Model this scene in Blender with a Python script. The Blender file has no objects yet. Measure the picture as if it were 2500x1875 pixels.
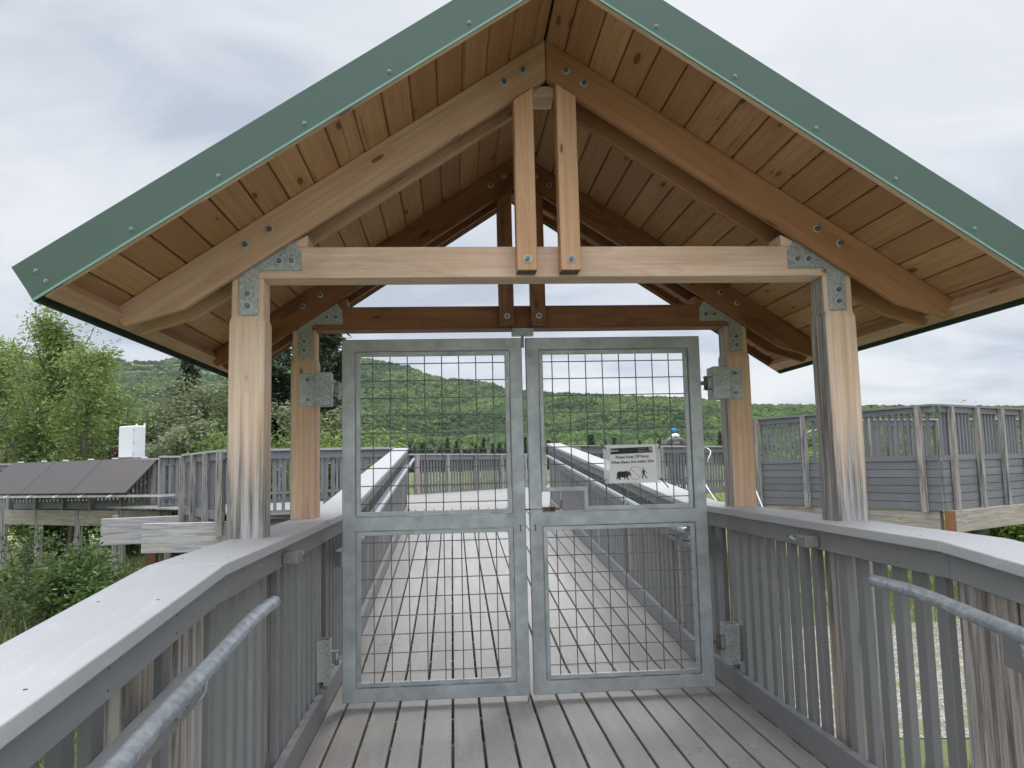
import bpy, bmesh, math, random
import numpy as np
from mathutils import Vector, Matrix, noise as mnoise
R = math.radians
SC = bpy.context.scene
COL = SC.collection

# ------------------------------------------------------------------ camera
cd = bpy.data.cameras.new('camera'); cam = bpy.data.objects.new('camera', cd); COL.objects.link(cam)
cr = Vector((0.99697339, -0.07415274, -0.02335464)); cu = Vector((0.01554636, -0.10418239, 0.99443669)); cf = Vector((0.07617335, 0.99179, 0.10271427))
cm = Matrix((cr, cu, -cf)).transposed().to_4x4(); cm.translation = Vector((-0.44728, -3.43755, 1.34693)); cam.matrix_world = cm
cd.sensor_width = 36.0; cd.lens = 27.879; cd.clip_start = 0.05; cd.clip_end = 20000
SC.camera = cam
CX, CY, CZ = -0.447, -3.438, 1.347

# ------------------------------------------------------------------ world
SUN_EL, SUN_AZ = 52, 25
wd = bpy.data.worlds.new('World'); SC.world = wd; wd.use_nodes = True
nt = wd.node_tree; nt.nodes.clear()
def NN(t, ty, **kw):
    n = t.nodes.new(ty)
    for k, v in kw.items(): setattr(n, k, v)
    return n
def L(t, a, b): t.links.new(a, b)
def MATH(t, op, a, b=None, c=None, clamp=False):
    n = t.nodes.new('ShaderNodeMath'); n.operation = op; n.use_clamp = clamp
    for i, v in enumerate((a, b, c)):
        if v is None: continue
        if isinstance(v, (int, float)): n.inputs[i].default_value = v
        else: t.links.new(v, n.inputs[i])
    return n.outputs[0]
def MIX(t, f, a, b, blend='MIX'):
    n = t.nodes.new('ShaderNodeMix'); n.data_type = 'RGBA'; n.blend_type = blend
    def s(sock, v):
        if isinstance(v, (int, float)): sock.default_value = v
        elif isinstance(v, tuple): sock.default_value = (*v, 1) if len(v) == 3 else v
        else: t.links.new(v, sock)
    s(n.inputs[0], f); s(n.inputs[6], a); s(n.inputs[7], b)
    return n.outputs[2]
def RAMP(t, f, *st, interp='LINEAR'):
    n = t.nodes.new('ShaderNodeValToRGB'); cr_ = n.color_ramp; cr_.interpolation = interp
    while len(cr_.elements) < len(st): cr_.elements.new(0.5)
    for e, (p, c) in zip(cr_.elements, st):
        e.position = p; e.color = (c, c, c, 1) if isinstance(c, (int, float)) else (*c, 1)
    t.links.new(f, n.inputs[0]); return n.outputs[0]
def NOISE(t, vec, scale, detail=3, rough=0.5, dist=0.0, dim='3D'):
    n = t.nodes.new('ShaderNodeTexNoise'); n.noise_dimensions = dim
    n.inputs['Scale'].default_value = scale; n.inputs['Detail'].default_value = detail
    n.inputs['Roughness'].default_value = rough; n.inputs['Distortion'].default_value = dist
    if vec is not None: t.links.new(vec, n.inputs['Vector'])
    return n.outputs[0]
def MAPV(t, vec, scale=(1, 1, 1), loc=(0, 0, 0)):
    n = t.nodes.new('ShaderNodeMapping'); n.inputs['Scale'].default_value = scale; n.inputs['Location'].default_value = loc
    t.links.new(vec, n.inputs[0]); return n.outputs[0]

sky = NN(nt, 'ShaderNodeTexSky'); sky.sky_type = 'NISHITA'; sky.sun_disc = False
sky.sun_elevation = R(SUN_EL); sky.sun_rotation = R(SUN_AZ)
tc = NN(nt, 'ShaderNodeTexCoord'); sx = NN(nt, 'ShaderNodeSeparateXYZ'); L(nt, tc.outputs['Generated'], sx.inputs[0])
dz = MATH(nt, 'MAXIMUM', sx.outputs[2], 0.0)
den = MATH(nt, 'ADD', dz, 0.16)
cxn = NN(nt, 'ShaderNodeCombineXYZ'); L(nt, MATH(nt, 'DIVIDE', sx.outputs[0], den), cxn.inputs[0]); L(nt, MATH(nt, 'DIVIDE', sx.outputs[1], den), cxn.inputs[1])
vv = MAPV(nt, cxn.outputs[0], (0.75, 1.0, 1), (3.3, 1.7, 0))
n1 = NOISE(nt, vv, 0.8, 3, 0.45, 0.5); n2 = NOISE(nt, vv, 2.6, 5, 0.55, 0.6)
nsum = MATH(nt, 'ADD', MATH(nt, 'MULTIPLY', n1, 0.58), MATH(nt, 'MULTIPLY', n2, 0.42))
cl = RAMP(nt, nsum, (0.38, (4.1, 4.55, 5.3)), (0.45, (5.2, 5.55, 6.15)), (0.52, (6.1, 6.35, 6.75)), (0.60, (6.8, 6.95, 7.2)))
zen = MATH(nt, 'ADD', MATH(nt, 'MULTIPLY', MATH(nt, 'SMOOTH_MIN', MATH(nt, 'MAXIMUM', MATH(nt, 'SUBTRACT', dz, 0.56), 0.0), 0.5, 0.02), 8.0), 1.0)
scl = NN(nt, 'ShaderNodeVectorMath', operation='SCALE'); L(nt, cl, scl.inputs[0]); back_ = MATH(nt, 'ADD', MATH(nt, 'MULTIPLY', MATH(nt, 'MAXIMUM', MATH(nt, 'MULTIPLY', sx.outputs[1], -1.0), 0.0), 1.1), 1.0)  # unseen sky behind the camera brightened to light camera-facing surfaces
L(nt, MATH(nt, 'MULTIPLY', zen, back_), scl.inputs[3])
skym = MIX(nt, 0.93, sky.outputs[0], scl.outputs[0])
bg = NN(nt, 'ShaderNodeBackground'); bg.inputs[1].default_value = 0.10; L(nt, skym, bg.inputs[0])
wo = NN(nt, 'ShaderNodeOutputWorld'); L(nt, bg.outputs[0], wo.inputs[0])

# ------------------------------------------------------------------ sun
sl = bpy.data.lights.new('sun', 'SUN'); sl.energy = 0.9; sl.angle = R(14); sl.color = (1.0, 0.97, 0.92)
so = bpy.data.objects.new('sun', sl); COL.objects.link(so)
sd = Vector((math.sin(R(SUN_AZ)) * math.cos(R(SUN_EL)), math.cos(R(SUN_AZ)) * math.cos(R(SUN_EL)), math.sin(R(SUN_EL))))
so.rotation_euler = sd.to_track_quat('Z', 'Y').to_euler(); so.location = (0, 0, 30)
vs = SC.view_settings; vs.view_transform = 'Standard'; vs.look = 'None'; vs.exposure = 0.35; vs.gamma = 1.0; vs.use_curve_mapping = False

# ------------------------------------------------------------------ materials
def new_mat(name):
    m = bpy.data.materials.new(name); m.use_nodes = True
    t = m.node_tree; b = t.nodes['Principled BSDF']; return m, t, b
def setin(t, sock, v):
    if isinstance(v, (int, float)): sock.default_value = v
    elif isinstance(v, tuple): sock.default_value = (*v, 1)
    else: t.links.new(v, sock)
def bump(t, b, h, strength=0.3, dist=0.002):
    n = t.nodes.new('ShaderNodeBump'); n.inputs['Strength'].default_value = strength; n.inputs['Distance'].default_value = dist
    t.links.new(h, n.inputs['Height']); t.links.new(n.outputs[0], b.inputs['Normal'])
def obco(t, rnd=True):
    tc = t.nodes.new('ShaderNodeTexCoord')
    if not rnd: return tc.outputs['Object']
    oi = t.nodes.new('ShaderNodeObjectInfo'); a = t.nodes.new('ShaderNodeVectorMath'); a.operation = 'SCALE'
    cx_ = t.nodes.new('ShaderNodeCombineXYZ')
    for i in range(3): t.links.new(oi.outputs['Random'], cx_.inputs[i])
    t.links.new(cx_.outputs[0], a.inputs[0]); a.inputs[3].default_value = 37.0
    ad = t.nodes.new('ShaderNodeVectorMath'); ad.operation = 'ADD'
    t.links.new(tc.outputs['Object'], ad.inputs[0]); t.links.new(a.outputs[0], ad.inputs[1])
    return ad.outputs[0]
def m_wood(name, c1, c2, weather=None, grey=0.0, streak=0.35, island=False, rough=0.65, knots=1.0, stain=0.0, gc=(0.085, 0.40)):
    """grain runs along local X"""
    m, t, b = new_mat(name)
    co = obco(t)
    if island:
        g = t.nodes.new('ShaderNodeNewGeometry'); cx_ = t.nodes.new('ShaderNodeCombineXYZ')
        for i in range(3): t.links.new(g.outputs['Random Per Island'], cx_.inputs[i])
        a = t.nodes.new('ShaderNodeVectorMath'); a.operation = 'SCALE'; a.inputs[3].default_value = 61.0; t.links.new(cx_.outputs[0], a.inputs[0])
        ad = t.nodes.new('ShaderNodeVectorMath'); ad.operation = 'ADD'; t.links.new(co, ad.inputs[0]); t.links.new(a.outputs[0], ad.inputs[1]); co = ad.outputs[0]
    # knots
    vk = t.nodes.new('ShaderNodeTexVoronoi'); vk.inputs['Scale'].default_value = 1.0
    kv = MAPV(t, co, (3.6, 12.0, 12.0)); L(t, kv, vk.inputs['Vector'])
    sc_ = t.nodes.new('ShaderNodeSeparateColor'); L(t, vk.outputs['Color'], sc_.inputs[0])
    kd = vk.outputs['Distance']
    ksz = MATH(t, 'MULTIPLY', MATH(t, 'GREATER_THAN', sc_.outputs[0], 0.55), MATH(t, 'ADD', 0.07, MATH(t, 'MULTIPLY', sc_.outputs[1], 0.14)))
    km = MATH(t, 'MULTIPLY', MATH(t, 'SUBTRACT', 1.0, MATH(t, 'DIVIDE', kd, MATH(t, 'MAXIMUM', ksz, 0.001)), clamp=True), knots, clamp=True)
    khalo = MATH(t, 'SUBTRACT', 1.0, MATH(t, 'DIVIDE', kd, MATH(t, 'MAXIMUM', MATH(t, 'MULTIPLY', ksz, 3.0), 0.001)), clamp=True)
    # grain warped round knots
    gv = MAPV(t, co, (0.9, 16, 16)); wv = t.nodes.new('ShaderNodeVectorMath'); wv.operation = 'ADD'
    wc = t.nodes.new('ShaderNodeCombineXYZ'); L(t, MATH(t, 'MULTIPLY', khalo, 1.3), wc.inputs[1]); L(t, gv, wv.inputs[0]); L(t, wc.outputs[0], wv.inputs[1])
    gn = NOISE(t, wv.outputs[0], 1.0, 5, 0.6, 0.6)
    ring = t.nodes.new('ShaderNodeTexWave'); ring.wave_type = 'BANDS'; ring.bands_direction = 'Y'
    ring.inputs['Scale'].default_value = 0.55; ring.inputs['Distortion'].default_value = 7.0; ring.inputs['Detail'].default_value = 3; ring.inputs['Detail Scale'].default_value = 0.35
    L(t, wv.outputs[0], ring.inputs['Vector'])
    big = NOISE(t, MAPV(t, co, (0.8, 3, 3)), 1.3, 3, 0.5, 0.3)
    f = MATH(t, 'ADD', MATH(t, 'MULTIPLY', gn, 0.55), MATH(t, 'MULTIPLY', ring.outputs[1], 0.12))
    f = MATH(t, 'ADD', f, MATH(t, 'MULTIPLY', big, 0.35), clamp=True)
    f = RAMP(t, f, (0.28, 0.0), (0.78, 1.0))
    col = MIX(t, f, c2, c1)
    if island:
        oi = t.nodes.new('ShaderNodeNewGeometry'); rv = oi.outputs['Random Per Island']
        col = MIX(t, MATH(t, 'MULTIPLY', rv, 0.75), col, tuple(x * y for x, y in zip(c2, (0.85, 0.8, 0.75))))
        w = t.nodes.new('ShaderNodeTexWhiteNoise'); w.noise_dimensions = '1D'; L(t, rv, w.inputs['W'])
        col = MIX(t, MATH(t, 'MULTIPLY', MATH(t, 'GREATER_THAN', w.outputs[0], 0.7), 0.5), col, tuple(min(1, x * 1.15) for x in c1))
    if stain:
        sn = NOISE(t, MAPV(t, co, (1.2, 5, 5), (4, 4, 4)), 1.6, 4, 0.6, 1.0)
        col = MIX(t, MATH(t, 'MULTIPLY', RAMP(t, sn, (0.52, 0), (0.62, 1)), stain), col, tuple(x * 0.45 for x in c2))
    fg = NOISE(t, MAPV(t, co, (2.0, 95, 95)), 1.0, 3, 0.7)
    col = MIX(t, MATH(t, 'MULTIPLY', RAMP(t, fg, (0.42, 1), (0.56, 0)), 0.30), col, tuple(x * 0.62 for x in c2))
    col = MIX(t, MATH(t, 'MULTIPLY', khalo, 0.35), col, tuple(x * 0.6 for x in c2))
    col = MIX(t, MATH(t, 'MULTIPLY', RAMP(t, km, (0.0, 0), (0.28, 1)), 0.85), col, (c2[0] * 0.3, c2[1] * 0.22, c2[2] * 0.2))
    chk = NOISE(t, MAPV(t, co, (1.3, 60, 60), (5, 2, 8)), 1.0, 2, 0.5)
    chm = MATH(t, 'MULTIPLY', RAMP(t, chk, (0.70, 0), (0.735, 1)), 0.55)
    blot = RAMP(t, NOISE(t, MAPV(t, co, (2.0, 4, 4), (2, 9, 4)), 1.2, 4, 0.6, 0.6), (0.46, 0), (0.66, 1))
    col = MIX(t, MATH(t, 'MULTIPLY', blot, 0.30), col, tuple(x * y for x, y in zip(c2, (0.92, 0.80, 0.66))))
    col = MIX(t, chm, col, tuple(x * 0.3 for x in c2))
    gcol = MIX(t, RAMP(t, NOISE(t, MAPV(t, co, (1.6, 44, 44)), 1.0, 6, 0.7, 0.3), (0.40, 0), (0.58, 1)), (gc[0], gc[0], gc[0] * 1.05), (gc[1], gc[1] * .975, gc[1] * .95))
    gcol = MIX(t, RAMP(t, NOISE(t, MAPV(t, co, (1.2, 7, 7), (9, 0, 0)), 1.0, 4, 0.6, 0.8), (0.5, 0), (0.68, 0.5)), gcol, (gc[1], gc[1] * .86, gc[1] * .68))
    gmask = grey
    if weather is not None:
        # weathering climbs from the foot of the post (local x is height) in streaks
        t2 = t.nodes.new('ShaderNodeTexCoord'); s2 = t.nodes.new('ShaderNodeSeparateXYZ'); L(t, t2.outputs['Object'], s2.inputs[0])
        hh = MATH(t, 'DIVIDE', MATH(t, 'SUBTRACT', weather[1], s2.outputs[0]), weather[1] - weather[0])
        st = NOISE(t, MAPV(t, co, (0.8, 26, 26)), 1.0, 4, 0.6, 0.2)
        gmask = RAMP(t, MATH(t, 'ADD', hh, MATH(t, 'MULTIPLY', MATH(t, 'SUBTRACT', st, 0.5), 1.7)), (0.22, 0), (0.80, 0.95))
        # orange tannin streaks
        os_ = NOISE(t, MAPV(t, co, (0.35, 17, 17), (7, 3, 1)), 1.0, 2, 0.5, 0.5)
        col = MIX(t, MATH(t, 'MULTIPLY', RAMP(t, os_, (0.56, 0), (0.68, 1)), 0.6), col, (0.46, 0.27, 0.13))
    if not (isinstance(gmask, float) and gmask == 0.0): col = MIX(t, gmask, col, gcol)
    setin(t, b.inputs['Base Color'], col); b.inputs['Roughness'].default_value = rough; b.inputs['Specular IOR Level'].default_value = 0.3
    h = MATH(t, 'SUBTRACT', gn, MATH(t, 'MULTIPLY', km, 0.6)); bump(t, b, h, 0.35, 0.0012)
    return m
W_TIE = m_wood('pale_fir', (0.78, 0.60, 0.475), (0.64, 0.44, 0.32), streak=.3, stain=0.25)
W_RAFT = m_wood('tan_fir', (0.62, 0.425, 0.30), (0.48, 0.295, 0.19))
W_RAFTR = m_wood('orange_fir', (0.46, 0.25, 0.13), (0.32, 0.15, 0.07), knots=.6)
W_KING = m_wood('king_fir', (0.68, 0.455, 0.305), (0.50, 0.275, 0.145))
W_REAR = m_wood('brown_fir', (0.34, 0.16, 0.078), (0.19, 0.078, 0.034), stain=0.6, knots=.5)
W_CEIL = m_wood('ceiling_fir', (0.53, 0.32, 0.18), (0.37, 0.195, 0.098), island=True, knots=1.2)
W_END = m_wood('stained_endgrain', (0.20, 0.15, 0.10), (0.05, 0.045, 0.04))
W_POST = m_wood('weathered_post_fir', (0.80, 0.64, 0.51), (0.66, 0.47, 0.34), weather=(1.08, 1.74))
W_POSTB = m_wood('clean_post_fir', (0.70, 0.50, 0.37), (0.56, 0.36, 0.24), weather=(0.6, 1.25))
W_GREY = m_wood('silvered_fir', (0.5, 0.4, 0.3), (0.4, 0.3, 0.2), grey=0.97)
W_SILV = m_wood('part_silvered_fir', (0.52, 0.40, 0.28), (0.42, 0.27, 0.15), grey=0.85)
W_GLU = m_wood('glulam', (0.55, 0.50, 0.42), (0.45, 0.36, 0.26), grey=0.55, knots=.7)
W_BEAM = m_wood('silver_glulam', (0.5, 0.4, 0.3), (0.4, 0.3, 0.2), grey=0.97, gc=(0.26, 0.50))
W_RED = m_wood('rust_brown_post', (0.17, 0.075, 0.045), (0.11, 0.05, 0.03))

def m_comp(name, c, var=0.10, island=False, rough=0.55, dirt=0.0, grain=(1.2, 40, 40), bs=0.25):
    m, t, b = new_mat(name); co = obco(t)
    a = NOISE(t, co, 3.0, 4, 0.6); s = NOISE(t, MAPV(t, co, grain), 1.0, 4, 0.65); sp = NOISE(t, co, 260, 2, 0.6)
    f = MATH(t, 'ADD', MATH(t, 'MULTIPLY', a, 0.5), MATH(t, 'MULTIPLY', s, 0.3)); f = MATH(t, 'ADD', f, MATH(t, 'MULTIPLY', sp, 0.2))
    col = MIX(t, RAMP(t, f, (0.3, 0), (0.7, 1)), tuple(x * (1 - var) for x in c), tuple(x * (1 + var) for x in c))
    if island:
        g = t.nodes.new('ShaderNodeNewGeometry'); r_ = g.outputs['Random Per Island']
        col = MIX(t, MATH(t, 'MULTIPLY', r_, 0.9), col, tuple(x * y for x, y in zip(c, (0.76, 0.73, 0.70))))
        wf = NOISE(t, MAPV(t, co, (0.6, 5, 5), (3, 1, 0)), 1.6, 5, 0.65, 0.8); col = MIX(t, MATH(t, 'MULTIPLY', RAMP(t, wf, (0.45, 0), (0.65, 1)), 0.35), col, tuple(x * 1.3 for x in c))
    oi = t.nodes.new('ShaderNodeObjectInfo'); col = MIX(t, MATH(t, 'MULTIPLY', oi.outputs['Random'], 0.30), col, tuple(x * 0.72 for x in c))
    sc_ = NOISE(t, MAPV(t, co, (2.2, 11, 11)), 1.0, 5, 0.7, 1.2)
    col = MIX(t, MATH(t, 'MULTIPLY', RAMP(t, sc_, (0.55, 0), (0.72, 1)), 0.30), col, tuple(min(1, x * 1.45) for x in c))
    if dirt:
        d = NOISE(t, co, 1.7, 5, 0.7, 0.6); dd = NOISE(t, co, 46, 3, 0.7)
        dm = MATH(t, 'MULTIPLY', RAMP(t, d, (0.56, 0), (0.66, 1)), RAMP(t, dd, (0.56, 0), (0.62, 1)))
        col = MIX(t, MATH(t, 'MULTIPLY', dm, dirt), col, (0.09, 0.085, 0.08))
    setin(t, b.inputs['Base Color'], col)
    setin(t, b.inputs['Roughness'], MATH(t, 'ADD', MATH(t, 'MULTIPLY', a, 0.2), rough - 0.1))
    b.inputs['Specular IOR Level'].default_value = 0.45
    bump(t, b, MATH(t, 'ADD', s, MATH(t, 'MULTIPLY', sp, 0.5)), bs, 0.001)
    return m
C_RAIL = m_comp('grey_composite', (0.20, 0.20, 0.20))
C_CAP = m_comp('pale_grey_composite', (0.39, 0.385, 0.385), rough=0.5)
C_DECK = m_comp('grey_deck_composite', (0.32, 0.305, 0.288), island=True, dirt=0.75, grain=(1.0, 55, 55), rough=0.5, bs=0.4)
C_FAR = m_comp('grey_stained_board', (0.20, 0.205, 0.222), island=True)

def m_galv(name, c=(0.42, 0.44, 0.45), metal=0.55, rough=0.45, spang=0.25, rust=0.0, scale=30):
    m, t, b = new_mat(name); co = obco(t)
    v = t.nodes.new('ShaderNodeTexVoronoi'); v.inputs['Scale'].default_value = scale * 2.2; L(t, co, v.inputs['Vector'])
    s = t.nodes.new('ShaderNodeSeparateColor'); L(t, v.outputs['Color'], s.inputs[0])
    a = NOISE(t, co, 4.5, 4, 0.6, 0.5); n = NOISE(t, co, scale, 4, 0.6)
    f = MATH(t, 'ADD', MATH(t, 'MULTIPLY', s.outputs[0], spang), MATH(t, 'ADD', MATH(t, 'MULTIPLY', a, 0.6), MATH(t, 'MULTIPLY', n, 0.4)))
    col = MIX(t, RAMP(t, f, (0.35, 0), (0.95, 1)), tuple(x * 0.62 for x in c), tuple(min(1, x * 1.3) for x in c))
    if rust: col = MIX(t, MATH(t, 'MULTIPLY', RAMP(t, NOISE(t, co, 22, 4, 0.6), (0.45, 0), (0.6, 1)), rust), col, (0.12, 0.045, 0.022))
    setin(t, b.inputs['Base Color'], col); b.inputs['Metallic'].default_value = metal
    setin(t, b.inputs['Roughness'], RAMP(t, f, (0.3, rough + 0.12), (1.0, rough - 0.08)))
    bump(t, b, n, 0.12, 0.001)
    return m
G_GATE = m_galv('gate_galvanised_steel', (0.50, 0.535, 0.545), 0.45, 0.44, 0.08, scale=12)
G_PLATE = m_galv('plate_galvanised_steel', (0.36, 0.385, 0.38), 0.5, 0.5, 0.35, scale=55)
G_PIPE = m_galv('pipe_galvanised_steel', (0.42, 0.46, 0.49), 0.7, 0.36, 0.35, scale=24)
G_BOLT = m_galv('bolt_steel', (0.20, 0.225, 0.24), 0.8, 0.4, 0.1)
G_WASH = m_galv('washer_steel', (0.56, 0.58, 0.59), 0.3, 0.4, 0.1)
G_WIRE = m_galv('wire_steel', (0.20, 0.205, 0.21), 0.4, 0.55, 0.1)
G_RUST = m_galv('rusty_steel', (0.22, 0.17, 0.15), 0.4, 0.6, 0.1, rust=0.85)
def m_flat(name, c, rough=0.6, metal=0.0, var=0.08, scale=8, trans=0):
    m, t, b = new_mat(name); co = obco(t)
    col = MIX(t, NOISE(t, co, scale, 3, 0.6), tuple(x * (1 - var) for x in c), tuple(min(1, x * (1 + var)) for x in c))
    setin(t, b.inputs['Base Color'], col); b.inputs['Roughness'].default_value = rough; b.inputs['Metallic'].default_value = metal
    if trans: b.inputs['Transmission Weight'].default_value = trans
    return m
G_WHITE = m_flat('white_enamel_steel', (0.74, 0.76, 0.78), 0.35, 0.0, 0.04)
M_GREEN = m_flat('green_painted_metal', (0.052, 0.096, 0.073), 0.5, 0.0, 0.10, 2.2)
M_LIP = m_flat('green_metal_lip', (0.16, 0.29, 0.235), 0.4)
M_GSCREW = m_flat('green_screw_paint', (0.17, 0.29, 0.24), 0.4)
M_DARK = m_flat('dark_gap', (0.02, 0.018, 0.016), 0.9)
M_SCREW = m_flat('deck_screw_head', (0.05, 0.05, 0.05), 0.5, 0.6)
M_BLACK = m_flat('black_nylon', (0.008, 0.008, 0.009), 0.4)
M_INK = m_flat('black_ink', (0.012, 0.011, 0.011), 0.5)
M_PAPER = m_flat('white_paper', (0.80, 0.80, 0.80), 0.35, var=0.02)
M_PINK = m_flat('pale_red_ink', (0.66, 0.42, 0.42), 0.5)
M_BRINK = m_flat('brown_ink', (0.16, 0.055, 0.04), 0.5)
M_TAN = m_flat('tan_ink', (0.55, 0.36, 0.22), 0.5)
M_WINK = m_flat('white_ink', (0.75, 0.75, 0.75), 0.5)
M_SOLAR = m_flat('solar_glass', (0.05, 0.038, 0.038), 0.38, 0.0, 0.2, 1.5)
M_JACKET = m_flat('olive_cloth', (0.14, 0.14, 0.11), 0.9); M_PANTS = m_flat('dark_trouser_cloth', (0.05, 0.055, 0.06), 0.9)
M_BLUE = m_flat('blue_cap_cloth', (0.03, 0.19, 0.36), 0.8); M_WHITE = m_flat('white_cloth', (0.78, 0.78, 0.77), 0.8)
M_SKIN = m_flat('skin', (0.45, 0.27, 0.19), 0.55); M_BOOT = m_flat('boot_leather', (0.04, 0.03, 0.025), 0.6); M_HAIR = m_flat('brown_hair', (0.05, 0.03, 0.02), 0.6)
M_CONC = m_flat('pile_steel', (0.16, 0.17, 0.17), 0.6, 0.3)
def m_plastic():
    m, t, b = new_mat('clear_plastic_sleeve'); b.inputs['Base Color'].default_value = (0.9, 0.9, 0.92, 1); b.inputs['Roughness'].default_value = 0.12
    co = obco(t); bump(t, b, NOISE(t, co, 38, 3, 0.6, 1.0), 0.6, 0.004)
    tr = NN(t, 'ShaderNodeBsdfTransparent'); mx = NN(t, 'ShaderNodeMixShader'); mx.inputs[0].default_value = 0.42
    L(t, tr.outputs[0], mx.inputs[1]); L(t, b.outputs[0], mx.inputs[2]); L(t, mx.outputs[0], t.nodes['Material Output'].inputs[0]); return m
M_PLAS = m_plastic()

def m_leaf(name, cols, trans=0.35, rough=0.55, objrand=False, world=False):
    m, t, b = new_mat(name)
    if objrand: r_ = t.nodes.new('ShaderNodeObjectInfo').outputs['Random']
    else: r_ = t.nodes.new('ShaderNodeNewGeometry').outputs['Random Per Island']
    n = len(cols); col = RAMP(t, r_, *[(i / (n - 1), c) for i, c in enumerate(cols)])
    g = t.nodes.new('ShaderNodeNewGeometry')
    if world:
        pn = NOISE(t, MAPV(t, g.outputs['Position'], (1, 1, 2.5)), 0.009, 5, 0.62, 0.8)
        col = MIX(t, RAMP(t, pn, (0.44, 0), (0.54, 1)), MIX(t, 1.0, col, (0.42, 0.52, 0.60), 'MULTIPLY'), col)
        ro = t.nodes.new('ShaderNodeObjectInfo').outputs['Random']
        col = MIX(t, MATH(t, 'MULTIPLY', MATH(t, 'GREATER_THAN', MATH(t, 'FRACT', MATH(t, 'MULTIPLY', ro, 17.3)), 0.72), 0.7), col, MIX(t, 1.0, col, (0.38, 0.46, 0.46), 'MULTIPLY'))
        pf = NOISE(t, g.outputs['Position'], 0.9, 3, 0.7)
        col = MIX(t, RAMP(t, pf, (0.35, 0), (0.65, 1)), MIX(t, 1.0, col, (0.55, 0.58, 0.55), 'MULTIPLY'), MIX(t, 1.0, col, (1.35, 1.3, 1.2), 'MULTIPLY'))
    setin(t, b.inputs['Base Color'], col); b.inputs['Roughness'].default_value = rough; b.inputs['Specular IOR Level'].default_value = 0.35
    if trans:
        tl = NN(t, 'ShaderNodeBsdfTranslucent'); L(t, col, tl.inputs[0]); mx = NN(t, 'ShaderNodeMixShader'); mx.inputs[0].default_value = trans
        L(t, b.outputs[0], mx.inputs[1]); L(t, tl.outputs[0], mx.inputs[2]); L(t, mx.outputs[0], t.nodes['Material Output'].inputs[0])
    return m
F_BIRCH = m_leaf('birch_leaves', [(0.18, 0.26, 0.055), (0.28, 0.37, 0.10), (0.11, 0.175, 0.045), (0.34, 0.41, 0.15)])
F_ALDER = m_leaf('alder_leaves', [(0.13, 0.205, 0.05), (0.22, 0.30, 0.095), (0.08, 0.125, 0.035), (0.28, 0.35, 0.15)])
F_WILLOW = m_leaf('willow_leaves', [(0.18, 0.22, 0.10), (0.29, 0.32, 0.18), (0.10, 0.13, 0.055), (0.37, 0.39, 0.25)])
F_SPRUCE = m_leaf('spruce_needles', [(0.028, 0.045, 0.022), (0.05, 0.075, 0.035), (0.02, 0.033, 0.018), (0.085, 0.11, 0.055)], 0.1)
F_BUSH = m_leaf('bush_leaves', [(0.10, 0.18, 0.04), (0.17, 0.27, 0.07), (0.06, 0.10, 0.03), (0.21, 0.32, 0.10)])
F_NEAR = m_leaf('dark_bush_leaves', [(0.055, 0.105, 0.022), (0.10, 0.17, 0.042), (0.03, 0.055, 0.016), (0.16, 0.24, 0.07)])
F_SHRUB = m_leaf('bright_shrub_leaves', [(0.16, 0.24, 0.05), (0.24, 0.32, 0.08), (0.11, 0.18, 0.05)])
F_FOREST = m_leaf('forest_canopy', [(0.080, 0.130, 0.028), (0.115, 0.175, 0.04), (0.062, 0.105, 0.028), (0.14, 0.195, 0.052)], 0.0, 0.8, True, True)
F_FSPR = m_leaf('far_spruce', [(0.022, 0.037, 0.024), (0.04, 0.06, 0.034)], 0.0, 0.8, True)
F_GRASS = m_leaf('grass_blades', [(0.12, 0.17, 0.045), (0.20, 0.25, 0.08), (0.30, 0.28, 0.13), (0.08, 0.12, 0.035)], 0.3)
F_REED = m_leaf('pale_reeds', [(0.34, 0.37, 0.17), (0.46, 0.46, 0.27), (0.22, 0.28, 0.10), (0.40, 0.42, 0.22)], 0.3)
M_BARK = m_wood('grey_bark', (0.20, 0.18, 0.16), (0.08, 0.065, 0.055), knots=0.3)

def m_ground():
    m, t, b = new_mat('meadow_ground'); g = t.nodes.new('ShaderNodeNewGeometry'); p = g.outputs['Position']
    a = NOISE(t, p, 0.35, 5, 0.65); c = NOISE(t, p, 9, 4, 0.7); d = NOISE(t, p, 0.02, 3, 0.6)
    col = MIX(t, RAMP(t, a, (0.35, 0), (0.65, 1)), (0.09, 0.12, 0.035), (0.16, 0.20, 0.06))
    col = MIX(t, MATH(t, 'MULTIPLY', RAMP(t, c, (0.45, 0), (0.7, 1)), 0.7), col, (0.17, 0.13, 0.07))
    s = t.nodes.new('ShaderNodeSeparateXYZ'); L(t, p, s.inputs[0])
    far = RAMP(t, MATH(t, 'DIVIDE', s.outputs[1], 100.0), (0.22, 0), (0.35, 1))
    col = MIX(t, far, col, MIX(t, RAMP(t, d, (0.4, 0), (0.6, 1)), (0.24, 0.29, 0.12), (0.36, 0.38, 0.20)))
    setin(t, b.inputs['Base Color'], col); b.inputs['Roughness'].default_value = 0.95; bump(t, b, c, 0.8, 0.05); return m
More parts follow.
